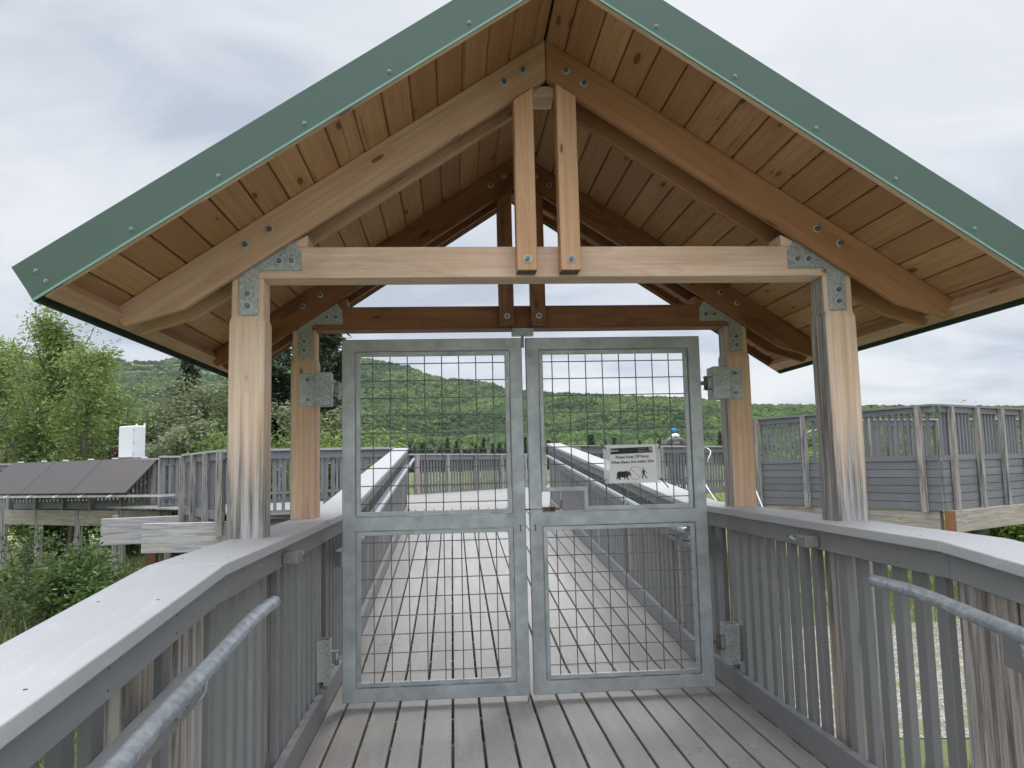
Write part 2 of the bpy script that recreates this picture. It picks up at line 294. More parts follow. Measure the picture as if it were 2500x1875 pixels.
def m_gravel():
    m, t, b = new_mat('gravel'); g = t.nodes.new('ShaderNodeNewGeometry'); p = g.outputs['Position']
    v = t.nodes.new('ShaderNodeTexVoronoi'); v.inputs['Scale'].default_value = 42; L(t, p, v.inputs['Vector'])
    s = t.nodes.new('ShaderNodeSeparateColor'); L(t, v.outputs['Color'], s.inputs[0])
    col = RAMP(t, s.outputs[0], (0, (0.09, 0.082, 0.068)), (0.5, (0.24, 0.225, 0.195)), (1, (0.42, 0.40, 0.36)))
    col = MIX(t, RAMP(t, NOISE(t, p, 2.3, 4, 0.6), (0.50, 0), (0.60, 0.85)), col, (0.17, 0.17, 0.07))
    setin(t, b.inputs['Base Color'], col); b.inputs['Roughness'].default_value = 0.9
    bump(t, b, v.outputs['Distance'], 1.0, 0.012); return m
def m_hill():
    m, t, b = new_mat('hill_undergrowth'); g = t.nodes.new('ShaderNodeNewGeometry'); p = g.outputs['Position']
    a = NOISE(t, p, 0.008, 5, 0.6); c = NOISE(t, p, 0.06, 5, 0.75)
    col = MIX(t, RAMP(t, c, (0.4, 0), (0.6, 1)), (0.045, 0.075, 0.028), (0.10, 0.14, 0.05))
    s = t.nodes.new('ShaderNodeSeparateXYZ'); L(t, p, s.inputs[0])
    hi = MATH(t, 'MULTIPLY', RAMP(t, MATH(t, 'DIVIDE', s.outputs[2], 400.0), (0.55, 0), (0.68, 1)), RAMP(t, NOISE(t, MAPV(t, p, (1, 1, 3)), 0.014, 5, 0.7), (0.47, 0), (0.53, 1)))
    col = MIX(t, hi, col, (0.24, 0.23, 0.12))
    setin(t, b.inputs['Base Color'], col); b.inputs['Roughness'].default_value = 1.0; bump(t, b, c, 1.0, 3.0); return m

# ------------------------------------------------------------------ object helpers
WM = {}
def tag(o, label=None, cat=None, group=None, kind=None):
    if label: o['label'] = label
    if cat: o['category'] = cat
    if group: o['group'] = group
    if kind: o['kind'] = kind
    return o
def link(o, parent=None, M=None):
    M = M or Matrix.Identity(4); WM[o.name] = M
    COL.objects.link(o)
    if parent: o.parent = parent; o.matrix_basis = WM[parent.name].inverted() @ M
    else: o.matrix_basis = M
    return o
def thing(name, loc, label, cat, group=None):
    o = bpy.data.objects.new(name, None); o.empty_display_size = 0.1
    link(o, None, Matrix.Translation(Vector(loc))); return tag(o, label, cat, group)
def frame(axis, origin):
    x = Vector(axis).normalized(); up = Vector((0, 0, 1)) if abs(x.z) < 0.9 else Vector((0, -1, 0))
    y = up.cross(x).normalized(); z = x.cross(y)
    M = Matrix((x, y, z)).transposed().to_4x4(); M.translation = Vector(origin); return M
class MB:
    def __init__(s): s.v = []; s.f = []; s.m = []; s.mi = 0; s.sm = []; s.smooth = False
    def add(s, vs, fs, mats=None):
        n = len(s.v); s.v += [Vector(v) for v in vs]
        for i, f in enumerate(fs): s.f.append([n + k for k in f]); s.m.append(mats[i] if mats else s.mi); s.sm.append(s.smooth)
        return s
    def box(s, lo, hi):
        x0, y0, z0 = lo; x1, y1, z1 = hi
        return s.add([(x0, y0, z0), (x1, y0, z0), (x1, y1, z0), (x0, y1, z0), (x0, y0, z1), (x1, y0, z1), (x1, y1, z1), (x0, y1, z1)],
                     [(3, 2, 1, 0), (4, 5, 6, 7), (0, 1, 5, 4), (1, 2, 6, 5), (2, 3, 7, 6), (3, 0, 4, 7)])
    def hexa(s, b, t):   # bottom quad, top quad (ccw from above)
        return s.add(list(b) + list(t), [(3, 2, 1, 0), (4, 5, 6, 7), (0, 1, 5, 4), (1, 2, 6, 5), (2, 3, 7, 6), (3, 0, 4, 7)])
    def slope(s, x0, x1, ya, za, yb, zb, h):   # board running in y between (ya,za) and (yb,zb) = underside, height h
        return s.hexa([(x0, ya, za), (x1, ya, za), (x1, yb, zb), (x0, yb, zb)], [(x0, ya, za + h), (x1, ya, za + h), (x1, yb, zb + h), (x0, yb, zb + h)])
    def bar(s, a, b, w, h, up=(0, 0, 1)):
        a = Vector(a); b = Vector(b); d = (b - a).normalized(); u = Vector(up); y = u.cross(d).normalized(); z = d.cross(y)
        q = lambda p: [p - y * w / 2 - z * h / 2, p + y * w / 2 - z * h / 2, p + y * w / 2 + z * h / 2, p - y * w / 2 + z * h / 2]
        return s.add(q(a) + q(b), [(0, 1, 2, 3)[::-1], (4, 5, 6, 7), (0, 1, 5, 4), (1, 2, 6, 5), (2, 3, 7, 6), (3, 0, 4, 7)])
    def prism(s, pts, y0, y1):   # polygon in xz, extruded in y
        n = len(pts); vs = [(x, y0, z) for x, z in pts] + [(x, y1, z) for x, z in pts]
        fs = [list(range(n)), list(range(2 * n - 1, n - 1, -1))] + [[i, n + i, n + (i + 1) % n, (i + 1) % n] for i in range(n)]
        return s.add(vs, fs)
    def tube(s, pts, r, n=12, cap=True):
        pts = [Vector(p) for p in pts]; rs = r if isinstance(r, (list, tuple)) else [r] * len(pts); base = len(s.v); prev = None
        for i, p in enumerate(pts):
            d = (pts[min(i + 1, len(pts) - 1)] - pts[max(i - 1, 0)]).normalized()
            if prev is None: u = d.orthogonal().normalized()
            else: u = (prev - d * prev.dot(d)).normalized()
            prev = u; w = d.cross(u)
            for k in range(n): a = 2 * math.pi * k / n; s.v.append(p + (u * math.cos(a) + w * math.sin(a)) * rs[i])
        for i in range(len(pts) - 1):
            for k in range(n):
                a, b = base + i * n + k, base + i * n + (k + 1) % n; s.f.append([a, b, b + n, a + n]); s.m.append(s.mi); s.sm.append(True)
        if cap:
            s.f.append([base + k for k in range(n)][::-1]); s.m.append(s.mi); s.sm.append(False)
            e = base + (len(pts) - 1) * n; s.f.append([e + k for k in range(n)]); s.m.append(s.mi); s.sm.append(False)
        return s
    def disc(s, c, nrm, r, h, n=14):
        c = Vector(c); nrm = Vector(nrm).normalized(); return s.tube([c, c + nrm * h], r, n)
    def build(s, name, mats, parent=None, axis=(1, 0, 0), bevel=0.0, origin=None, segs=1, extra=None):
        if not isinstance(mats, (list, tuple)): mats = [mats]
        if origin is None:
            lo = Vector([min(v[i] for v in s.v) for i in range(3)]); hi = Vector([max(v[i] for v in s.v) for i in range(3)]); origin = (lo + hi) / 2
        M = frame(axis, origin); Mi = M.inverted()
        me = bpy.data.meshes.new(name); me.from_pydata([Mi @ v for v in s.v], [], s.f)
        for m in mats: me.materials.append(m)
        me.polygons.foreach_set('material_index', s.m); me.polygons.foreach_set('use_smooth', s.sm)
        bm = bmesh.new(); bm.from_mesh(me); bmesh.ops.recalc_face_normals(bm, faces=bm.faces)
        if bevel:
            ed = [e for e in bm.edges if len(e.link_faces) == 2 and e.calc_face_angle(0) > 0.5]
            bmesh.ops.bevel(bm, geom=ed, offset=bevel, segments=segs, profile=0.5, affect='EDGES', clamp_overlap=True)
        if extra and extra.v:
            m2 = bpy.data.meshes.new('x'); m2.from_pydata([Mi @ v for v in extra.v], [], extra.f); m2.polygons.foreach_set('material_index', extra.m); bm.from_mesh(m2)
        bm.to_mesh(me); bm.free()
        o = bpy.data.objects.new(name, me); link(o, parent, M); return o
def same(src, name, M, parent):
    o = src.copy(); o.name = name; link(o, parent, M); return o
def npmesh(name, V, F, mat, parent=None, M=None, smooth=False):
    me = bpy.data.meshes.new(name); V = np.asarray(V, np.float32); F = np.asarray(F, np.int32); k = F.shape[1]
    me.vertices.add(len(V)); me.vertices.foreach_set('co', V.ravel())
    me.loops.add(F.size); me.loops.foreach_set('vertex_index', F.ravel())
    me.polygons.add(len(F)); me.polygons.foreach_set('loop_start', np.arange(0, F.size, k, dtype=np.int32)); me.polygons.foreach_set('loop_total', np.full(len(F), k, np.int32))
    if smooth: me.polygons.foreach_set('use_smooth', np.ones(len(F), bool))
    me.update(calc_edges=True); me.validate(); me.materials.append(mat)
    o = bpy.data.objects.new(name, me); link(o, parent, M); return o

# ================================================================== GROUND, GRAVEL
S_UP = 0.081; Y_UP = 2.03; Y_END = 10.15; PZ = 0.658; Y_DN = -0.9; S_DN = 0.083; GZ = -1.35
rng = np.random.default_rng(7)
def grid(x0, x1, y0, y1, nx, ny, zf):
    X, Y = np.meshgrid(np.linspace(x0, x1, nx), np.linspace(y0, y1, ny)); Z = zf(X, Y)
    V = np.stack([X, Y, Z], -1).reshape(-1, 3); i = np.arange(nx * ny).reshape(ny, nx)
    F = np.stack([i[:-1, :-1], i[:-1, 1:], i[1:, 1:], i[1:, :-1]], -1).reshape(-1, 4); return V, F
V, F = grid(-3000, 3000, -1500, 3000, 60, 60, lambda x, y: np.full_like(x, GZ) - 0.0)
g = npmesh('ground', V, F, m_ground()); tag(g, kind='structure')
def gh(x, y): return GZ + 0.004 + 0.0 * x
mb = MB(); mb.add([(1.6, 4.6, GZ + .01), (3.0, 4.3, GZ + .01), (6, 3.9, GZ + .01), (13, 3.6, GZ + .01), (14, 9.3, GZ + .01), (9, 9.5, GZ + .01), (6, 9.2, GZ + .01), (1.8, 9.8, GZ + .01)], [(0, 1, 6, 7), (1, 2, 5, 6), (2, 3, 4, 5)])
o = mb.build('gravel_path', m_gravel(), axis=(1, 0, 0)); tag(o, kind='structure')

# hills
EL = [(-60, .12), (-34, .134), (-28.7, .1357), (-21.9, .1338), (-16.4, .136), (-11.6, .1418), (-6.45, .1401), (-4.5, .1334), (-3.1, .1296), (-1.9, .12), (-.6, .1135), (.7, .1127), (3.0, .1067), (4.1, .0989), (6.7, .0952), (11.6, .0894), (16.6, .0835), (21.3, .0718), (28.2, .0656), (37.2, .0555), (60, .05)]
RD = [(-60, 2300), (-12, 2200), (-6, 1700), (-3, 1500), (3, 1250), (8, 1000), (16, 900), (28, 800), (60, 750)]
def tab(T, p): return np.interp(p, [a for a, _ in T], [b for _, b in T])
R0 = 430.0
def fbm(x, y, s, seed=0):
    o = np.zeros_like(x); a = 1.0
    for k in range(4):
        f = s * 2 ** k; o += a * (np.sin(x * f + 1.7 * np.sin(y * f * 0.7 + seed + k)) * np.cos(y * f * 1.1 + 1.3 * np.sin(x * f * 0.8 - seed * 2 + k))); a *= 0.5
    return o
def hillz(phi, r):
    Rr = tab(RD, phi); e1 = tab(EL, phi) - 8.0 / Rr; e0 = (GZ - CZ) / R0
    t = np.clip((r - R0) / (Rr - R0), 0, 1); e = e0 + (e1 - e0) * t ** 0.85
    z = CZ + r * e; x = CX + r * np.sin(np.radians(phi)); y = CY + r * np.cos(np.radians(phi))
    z = z + fbm(x, y, 0.010, 3) * 9 * np.minimum(t * 3, 1) * np.clip((1 - t) * 5, 0, 1)
    over = np.maximum(r - Rr, 0); z = z - over * 0.25 - np.minimum(over * 0.02, 4); return z
ph = np.linspace(-60, 60, 240); rr = np.concatenate([np.linspace(R0, 1300, 60), np.linspace(1320, 3000, 60)])
P_, R_ = np.meshgrid(ph, rr); Z_ = np.maximum(hillz(P_, R_), GZ - 40)
Vh = np.stack([CX + R_ * np.sin(np.radians(P_)), CY + R_ * np.cos(np.radians(P_)), Z_], -1).reshape(-1, 3)
i = np.arange(len(Vh)).reshape(len(rr), len(ph)); Fh = np.stack([i[:-1, :-1], i[:-1, 1:], i[1:, 1:], i[1:, :-1]], -1).reshape(-1, 4)
o = npmesh('hills', Vh, Fh, m_hill(), smooth=True); tag(o, kind='structure')

# forest as instanced crowns (stuff)
def gn_instances(name, pts, scl, mat, kind, h, label, cat):
    me = bpy.data.meshes.new(name); me.vertices.add(len(pts)); me.vertices.foreach_set('co', np.asarray(pts, np.float32).ravel())
    a = me.attributes.new('sc', 'FLOAT', 'POINT'); a.data.foreach_set('value', np.asarray(scl, np.float32))
    a = me.attributes.new('ro', 'FLOAT', 'POINT'); a.data.foreach_set('value', (rng.random(len(pts)) * 6.28).astype(np.float32))
    me.materials.append(mat); o = bpy.data.objects.new(name, me); COL.objects.link(o)
    gt = bpy.data.node_groups.new(name + '_nodes', 'GeometryNodeTree')
    gt.interface.new_socket('Geometry', in_out='INPUT', socket_type='NodeSocketGeometry'); gt.interface.new_socket('Geometry', in_out='OUTPUT', socket_type='NodeSocketGeometry')
    gi = gt.nodes.new('NodeGroupInput'); go = gt.nodes.new('NodeGroupOutput')
    if kind == 'round':
        ico = gt.nodes.new('GeometryNodeMeshIcoSphere'); ico.inputs['Subdivisions'].default_value = 4; ico.inputs['Radius'].default_value = 0.5
        src = ico.outputs[0]; amp = 0.55; fs = 4.2
    else:
        co = gt.nodes.new('GeometryNodeMeshCone'); co.inputs['Vertices'].default_value = 12; co.inputs['Side Segments'].default_value = 10
        co.inputs['Radius Bottom'].default_value = 0.22; co.inputs['Radius Top'].default_value = 0.01; co.inputs['Depth'].default_value = 1.0
        src = co.outputs[0]; amp = 0.25; fs = 9.0
    nz = gt.nodes.new('ShaderNodeTexNoise'); nz.inputs['Scale'].default_value = fs; nz.inputs['Detail'].default_value = 3
    pos = gt.nodes.new('GeometryNodeInputPosition'); L(gt, pos.outputs[0], nz.inputs['Vector'])
    sb = gt.nodes.new('ShaderNodeVectorMath'); sb.operation = 'SUBTRACT'; L(gt, nz.outputs['Color'], sb.inputs[0]); sb.inputs[1].default_value = (0.5, 0.5, 0.5)
    ss = gt.nodes.new('ShaderNodeVectorMath'); ss.operation = 'SCALE'; L(gt, sb.outputs[0], ss.inputs[0]); ss.inputs[3].default_value = amp
    sp = gt.nodes.new('GeometryNodeSetPosition'); L(gt, src, sp.inputs['Geometry']); L(gt, ss.outputs[0], sp.inputs['Offset'])
    sm = gt.nodes.new('GeometryNodeSetMaterial'); L(gt, sp.outputs[0], sm.inputs[0]); sm.inputs['Material'].default_value = mat
    m2p = gt.nodes.new('GeometryNodeMeshToPoints'); L(gt, gi.outputs[0], m2p.inputs[0])
    ip = gt.nodes.new('GeometryNodeInstanceOnPoints'); L(gt, m2p.outputs[0], ip.inputs['Points']); L(gt, sm.outputs[0], ip.inputs['Instance'])
    a1 = gt.nodes.new('GeometryNodeInputNamedAttribute'); a1.data_type = 'FLOAT'; a1.inputs[0].default_value = 'sc'
    a2 = gt.nodes.new('GeometryNodeInputNamedAttribute'); a2.data_type = 'FLOAT'; a2.inputs[0].default_value = 'ro'
    cx1 = gt.nodes.new('ShaderNodeCombineXYZ'); L(gt, a1.outputs[0], cx1.inputs[0]); L(gt, a1.outputs[0], cx1.inputs[1]); mh = gt.nodes.new('ShaderNodeMath'); mh.operation = 'MULTIPLY'; L(gt, a1.outputs[0], mh.inputs[0]); mh.inputs[1].default_value = h; L(gt, mh.outputs[0], cx1.inputs[2])
    cx2 = gt.nodes.new('ShaderNodeCombineXYZ'); L(gt, a2.outputs[0], cx2.inputs[2])
    L(gt, cx1.outputs[0], ip.inputs['Scale']); L(gt, cx2.outputs[0], ip.inputs['Rotation']); L(gt, ip.outputs[0], go.inputs[0])
    md = o.modifiers.new('gn', 'NODES'); md.node_group = gt
    WM[o.name] = Matrix.Identity(4); return tag(o, label, cat, kind='stuff')
def polar_pts(n, p0, p1, r0, rfun, pw=1.0):
    p = rng.uniform(p0, p1, n); Rr = rfun(p); u = rng.random(n); r = np.sqrt(r0 ** 2 + u * ((Rr + 25) ** 2 - r0 ** 2)); return p, r
p, r = polar_pts(70000, -40, 46, R0 - 5, lambda q: tab(RD, q))
z = hillz(p, r); x = CX + r * np.sin(np.radians(p)); y = CY + r * np.cos(np.radians(p))
keep = ~((z > 225) & (fbm(x, y * 2, 0.016, 9) > 0.1) & (p < -8)); p, r, z, x, y = (q[keep] for q in (p, r, z, x, y))
s = rng.uniform(3.2, 7.8, len(x)) * np.clip(r / 1000, 0.8, 1.6)
dark = (fbm(x, y, 0.02, 5) * 0.3 + rng.random(len(x))) > 0.97
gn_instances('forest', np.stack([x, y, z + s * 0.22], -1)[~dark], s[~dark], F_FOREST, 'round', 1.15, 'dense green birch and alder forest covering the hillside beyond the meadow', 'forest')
gn_instances('conifer_forest', np.stack([x, y, z - .5], -1)[dark], s[dark] * 0.85, F_FSPR, 'cone', 1.35, 'dark pointed spruces scattered through the green hillside forest', 'forest')
# bright shrub belt at the foot of the hill and reeds on the flat
n = 3500; p = rng.uniform(-40, 46, n); r = rng.uniform(330, 440, n); x = CX + r * np.sin(np.radians(p)); y = CY + r * np.cos(np.radians(p)); s = rng.uniform(3.5, 6.5, n)
gn_instances('shrub_belt', np.stack([x, y, np.full(n, GZ + .6)], -1), s, F_SHRUB, 'round', 0.75, 'belt of bright yellow-green shrubs at the foot of the forested hill', 'shrubs')
def blades(n, xs, ys, zs, h, w, lean=0.35):
    a = rng.random(n) * 6.28; hh = h * rng.uniform(0.5, 1.3, n); dx, dy = np.cos(a), np.sin(a); b = rng.random(n) * 6.28; l = lean * rng.random(n) * hh
    base = np.stack([xs, ys, zs], -1); side = np.stack([dx, dy, np.zeros(n)], -1) * (w / 2); ln = np.stack([np.cos(b) * l, np.sin(b) * l, np.zeros(n)], -1)
    up = np.zeros((n, 3)); up[:, 2] = hh
    V = np.stack([base - side, base + side, base + side * .8 + up * .6 + ln * .35, base - side * .8 + up * .6 + ln * .35, base + up + ln], 1).reshape(-1, 3)
    i = np.arange(n) * 5; F = np.concatenate([np.stack([i, i + 1, i + 2], -1), np.stack([i, i + 2, i + 3], -1), np.stack([i + 3, i + 2, i + 4], -1)]); return V, F
n = 110000; p = rng.uniform(-34, 40, n); r = 45 + 290 * rng.random(n) ** 0.8; xs = CX + r * np.sin(np.radians(p)); ys = CY + r * np.cos(np.radians(p))
V, F = blades(n, xs, ys, np.full(n, GZ), 1.1, 0.5, 0.5); o = npmesh('reeds', V, F, F_REED); tag(o, 'pale yellow reeds across the flat behind the platform fences', 'reeds', kind='stuff')
n = 26000; xs = rng.uniform(-12, -2.2, n); ys = rng.uniform(1, 17, n)
V, F = blades(n, xs, ys, np.full(n, GZ), 0.7, 0.018, 0.7); o = npmesh('tall_grass', V, F, F_GRASS); tag(o, 'tall tangled grass below the railing left of the ramp', 'grass', kind='stuff')
n = 60000; xs = rng.uniform(1.8, 14, n); ys = rng.uniform(-2, 20, n) ; k = fbm(xs, ys, 0.9, 2) > -0.35
dd = np.abs(ys + .25 * fbm(xs, ys, 1.7, 1) - 6.8); k &= (dd > 2.4) | (rng.random(n) < 0.06); xs, ys = xs[k], ys[k]
V, F = blades(len(xs), xs, ys, np.full(len(xs), GZ), 0.15, 0.016, 0.9); o = npmesh('short_grass', V, F, F_GRASS); tag(o, 'short green grass beside the gravel below the right railing', 'grass', kind='stuff')

# ================================================================== DECKS
XI, XK = 1.17, 1.21
gapx = [-0.4675 + k * 0.1518 for k in range(-5, 12)]
xb = [-XI] + [g for g in gapx if -XI + .02 < g < XI - .02] + [XI]
def deck_run(name, ya, za, yb, zb, joints, T=0.040):
    mb = MB(); js = [ya] + joints + [yb]
    for x0, x1 in zip(xb[:-1], xb[1:]):
        a0 = x0 + (0.0068 if x0 > -XI else 0); a1 = x1 - (0.0068 if x1 < XI else 0)
        for q0, q1 in zip(js[:-1], js[1:]):
            q0_ = q0 + .0015; q1_ = q1 - .0015; f = lambda q: za + (zb - za) * (q - ya) / (yb - ya)
            mb.slope(a0, a1, q0_, f(q0_) - T, q1_, f(q1_) - T, T)
    o = mb.build(name, C_DECK, axis=(0, yb - ya, zb - za), bevel=0.0025); tag(o, kind='structure')
zu = lambda y: S_UP * (y - Y_UP)
zd = lambda y: S_DN * (y - Y_DN)
deck_run('landing_deck', Y_DN, 0, Y_UP, 0, [])
deck_run('ramp_deck', Y_UP, 0, Y_END, zu(Y_END), [6.9])
deck_run('lower_ramp_deck', -6.5, zd(-6.5), Y_DN, 0, [-3.3])
mb = MB(); y = -6.3
while y < 10:
    z = zd(y) if y < Y_DN else (0 if y < Y_UP else zu(y)); mb.box((-1.3, y, z - .24), (1.3, y + .04, z - .03)); y += 0.41
for sx_ in (-1, 1):
    for a, b, za, zb in ((-6.5, Y_DN, zd(-6.5), 0), (Y_DN, Y_UP, 0, 0), (Y_UP, Y_END, 0, zu(Y_END))):
        xa, xc = sorted((sx_ * 1.30, sx_ * 1.345)); mb.slope(xa, xc, a, za - .26, b, zb - .26, .25)
tag(mb.build('deck_joists', W_GREY, axis=(1, 0, 0)), kind='structure')
mb = MB(); y = -2.9
while y < 9.8:
    z = zd(y) if y < Y_DN else (0 if y < Y_UP else zu(y))
    for x0, x1 in zip(xb[:-1], xb[1:]):
        if x1 - x0 > .08:
            for fx in (.22, .78): mb.disc((x0 + (x1 - x0) * fx + random.uniform(-.006, .006), y + .02 + random.uniform(-.006, .006), z - .001), (0, 0, 1), .0032, .0016, 6)
    y += 0.41
tag(mb.build('deck_screws', M_SCREW), kind='structure')
# upper platform floor
mb = MB()
for k in range(90):
    y0 = Y_END + .005 + k * .152; y1 = y0 + .145
    yc = (y0 + y1) / 2
    def xl(y):
        if y < 12.8: return np.interp(y, [10.1, 12.8], [-4.15, -5.7]) if y > 10.3 else -4.1
        if y < 18.4: return -5.7 - (y - 12.8) * 1.1
        return -12
    xr_ = np.interp(yc, [10.1, 12.4, 16.5, 24], [1.35, 1.95, 6.4, 6.5])
    xl_ = xl(yc)
    if yc > 15: xl_ = max(xl_, np.interp(yc, [15, 17.8, 24], [-8, -1.6, 2.3]))
    if xl_ < xr_: mb.box((xl_, y0, PZ - .03), (xr_, y1, PZ))
tag(mb.build('platform_deck', C_DECK, axis=(1, 0, 0)), kind='structure')
mb = MB(); mb.box((-14.5, 20.6, PZ - .03), (-5.6, 22.6, PZ)); tag(mb.build('walkway_deck', C_DECK, axis=(1, 0, 0)), kind='structure')

# ================================================================== WALKWAY RAILINGS (three runs each side, one fence per side)
def sec(y):   # cap underside reference height: deck level
    return zd(y) if y < Y_DN else (0 if y < Y_UP else zu(y))
def near_railing(sgn, label):
    t = thing('railing', (sgn * 1.25, 1.0, 0), label, 'railing')
    def X(a, b): return tuple(sorted((sgn * a, sgn * b)))
    yend = 9.55 if sgn < 0 else 9.95
    runs = [(-6.4, Y_DN), (Y_DN, Y_UP), (Y_UP, yend)]
    caps = [(-6.4, -3.9), (-3.9, Y_DN), (Y_DN, Y_UP), (Y_UP, 3.69), (3.69, 5.51), (5.51, 6.96), (6.96, 8.6), (8.6, yend)] if sgn < 0 else [(-6.4, -3.6), (-3.6, Y_DN), (Y_DN, Y_UP), (Y_UP, 3.11), (3.11, 5.8), (5.8, 7.9), (7.9, yend)]
    for a, b in caps:
        x0, x1 = X(1.145, 1.385); a_, b_ = a + .0015, b - .0015
        mb = MB().slope(x0, x1, a_, sec((a_ if a_ > a else a)) + 1.032 if a != Y_UP else 1.032, b_, sec(b_) + 1.032, .038)
        ex = MB(); ex.mi = 1; y = math.ceil((max(a, -3.2) + .12) / .62) * .62 - .1
        while y < min(b, 8) - .03:
            if y > a + .03:
                for fx in (1.19, 1.335): ex.disc((sgn * fx, y, sec(y) + 1.0695), (0, 0, 1), .004, .0012, 7)
            y += .62
        mb.build('cap_board', [C_CAP, M_SCREW], t, axis=(0, 1, 0), bevel=.004, segs=2, extra=ex)
    for a, b in runs:
        a2, b2 = a + .002, b - .002; za, zb = sec(a2), sec(b2)
        x0, x1 = X(XI, 1.208); ex = MB(); ex.mi = 1; y = max(a, -3.2) + .3
        while y < b - .02:
            for dz_ in (.965, 1.01): ex.disc((sgn * 1.1705, y, sec(y) + dz_), (-sgn, 0, 0), .0032, .0012, 6)
            y += .41
        MB().slope(x0, x1, a2, za + .945, b2, zb + .945, .0865).build('top_rail', [C_RAIL, M_SCREW], t, axis=(0, 1, 0), bevel=.002, extra=ex)
        x0, x1 = X(1.245, 1.283); MB().slope(x0, x1, a2, za + .945, b2, zb + .945, .0865).build('outer_rail', C_RAIL, t, axis=(0, 1, 0), bevel=.002)
        x0, x1 = X(XI, 1.208); MB().slope(x0, x1, a2, za + .003, b2, zb + .003, .128).build('kerb_board', C_RAIL, t, axis=(0, 1, 0), bevel=.002)
    # balusters
    x0, x1 = X(1.211, 1.243)
    src = MB().box((x0, -.030, -.0), (x1, .030, 1.03)).build('baluster', C_RAIL, t, axis=(0, 0, 1), bevel=.003, origin=(sgn * 1.227, 0, 0))
    M0 = WM[src.name].copy(); posts = [(-.005, .145), (1.305, 1.455)]
    pl = [-5.4, -4.2, -3.0, -2.2, -1.435, -1.34, -1.075, -.935, 2.3, 3.9, 5.5, 7.1, 8.7]
    if sgn > 0: pl = [-5.4, -4.2, -3.0, -2.2, -1.205, -1.105, -1.01, -.915, 2.5, 4.1, 5.7, 7.3, 8.9]
    for q in pl: posts.append((q - .045, q + .045))
    y = (0.16 if sgn < 0 else 0.178) - .1365 * 47; first = True; cnt = 0
    while y < yend - .05:
        if not any(p0 - .012 < y < p1 + .012 for p0, p1 in posts) and cnt < 100:
            M = M0.copy(); M.translation = Vector((sgn * 1.227, y, sec(y)))
            if y > -3.9:
                if first: src.matrix_basis = WM[t.name].inverted() @ M; WM[src.name] = M; first = False
                else: same(src, 'baluster', M, t)
                cnt += 1
        y += .1365
    for yy in (1.484,):
        M = M0.copy(); M.translation = Vector((sgn * 1.227, yy, 0)); same(src, 'baluster', M, t)
    for q in pl:
        z = sec(q)
        for dx, mat in ((0, W_SILV), ):
            x0, x1 = X(1.212, 1.30); MB().box((x0, q - .045, z - .45), (x1, q + .045, z + 1.03)).build('post', mat, t, axis=(0, 0, 1), bevel=.003)
    # end post at the top of the ramp
    x0, x1 = X(1.19, 1.36); MB().box((x0, yend - .02, sec(yend) - .2), (x1, yend + .09, sec(yend) + 1.05)).build('post', C_RAIL, t, axis=(0, 0, 1), bevel=.003)
    # backing planks and handrails
    def hr(pts, plank):
        h = MB().tube([(sgn * 1.06, a, b) for a, b in pts], .0215, 16).build('handrail', G_PIPE, t, axis=(0, 1, 0))
        for a, b in plank:
            x0, x1 = X(1.128, 1.168); MB().slope(x0, x1, a, sec(a) + .765, b, sec(b) + .765, .092).build('handrail_plank', C_RAIL, t, axis=(0, 1, 0), bevel=.003)
            n_ = max(1, int((b - a) / 1.5)); 
            for k in range(n_ + 1):
                yy = a + .12 + (b - a - .3) * k / max(1, n_)
                zz = sec(yy) + .82
                br = MB().disc((sgn * 1.127, yy, zz), (-sgn, 0, 0), .030, .006, 18).tube([(sgn * 1.122, yy, zz), (sgn * 1.08, yy, zz + .005), (sgn * 1.062, yy, zz + .035), (sgn * 1.06, yy, zz + .075)], .0065, 8).disc((sgn * 1.118, yy, zz), (-sgn, 0, 0), .011, .009, 6)
                br.build('handrail_bracket', G_PIPE, h)
    up = [(1.66, .90), (1.75, .902), (1.85, .905), (1.95, .908), (2.1, .917)] + [(y, zu(y) + .912) for y in np.linspace(2.3, 8.9, 12)]
    up += [(9.1, zu(9.0) + .918), (9.25, zu(9.1) + .915)]
    hr(up, [(1.50, 2.028), (2.032, 8.9)])
    dn = [(-.62, .905), (-.66, .905), (-.8, .906), (-.92, .903), (-1.02, .896), (-1.2, zd(-1.2) + .905)] + [(y, zd(y) + .905) for y in (-2.0, -3.0, -4, -5, -6)]
    hr(dn[::-1], [(-3.8, -1.19), (-6.2, -3.9)])
    # gate holdback: block with a hook
    y0, y1 = (.02, .13)
    x0, x1 = X(1.105, 1.1685); MB().box((x0, y0, .955), (x1, y1, 1.005)).build('holdback_block', C_RAIL, t, bevel=.004)
    MB().tube([(sgn * 1.13, y1 - .0, .975), (sgn * 1.125, y1 + .015, .975), (sgn * 1.118, y1 + .05, .982), (sgn * 1.12, y1 + .085, .986), (sgn * 1.135, y1 + .09, .992)], .0055, 8).build('hook', G_WASH, t)
    return t
near_railing(-1, 'grey walkway railing left of the gate, its cap board widest at the bottom left')
near_railing(1, 'grey walkway railing right of the gate with gravel showing between its balusters')

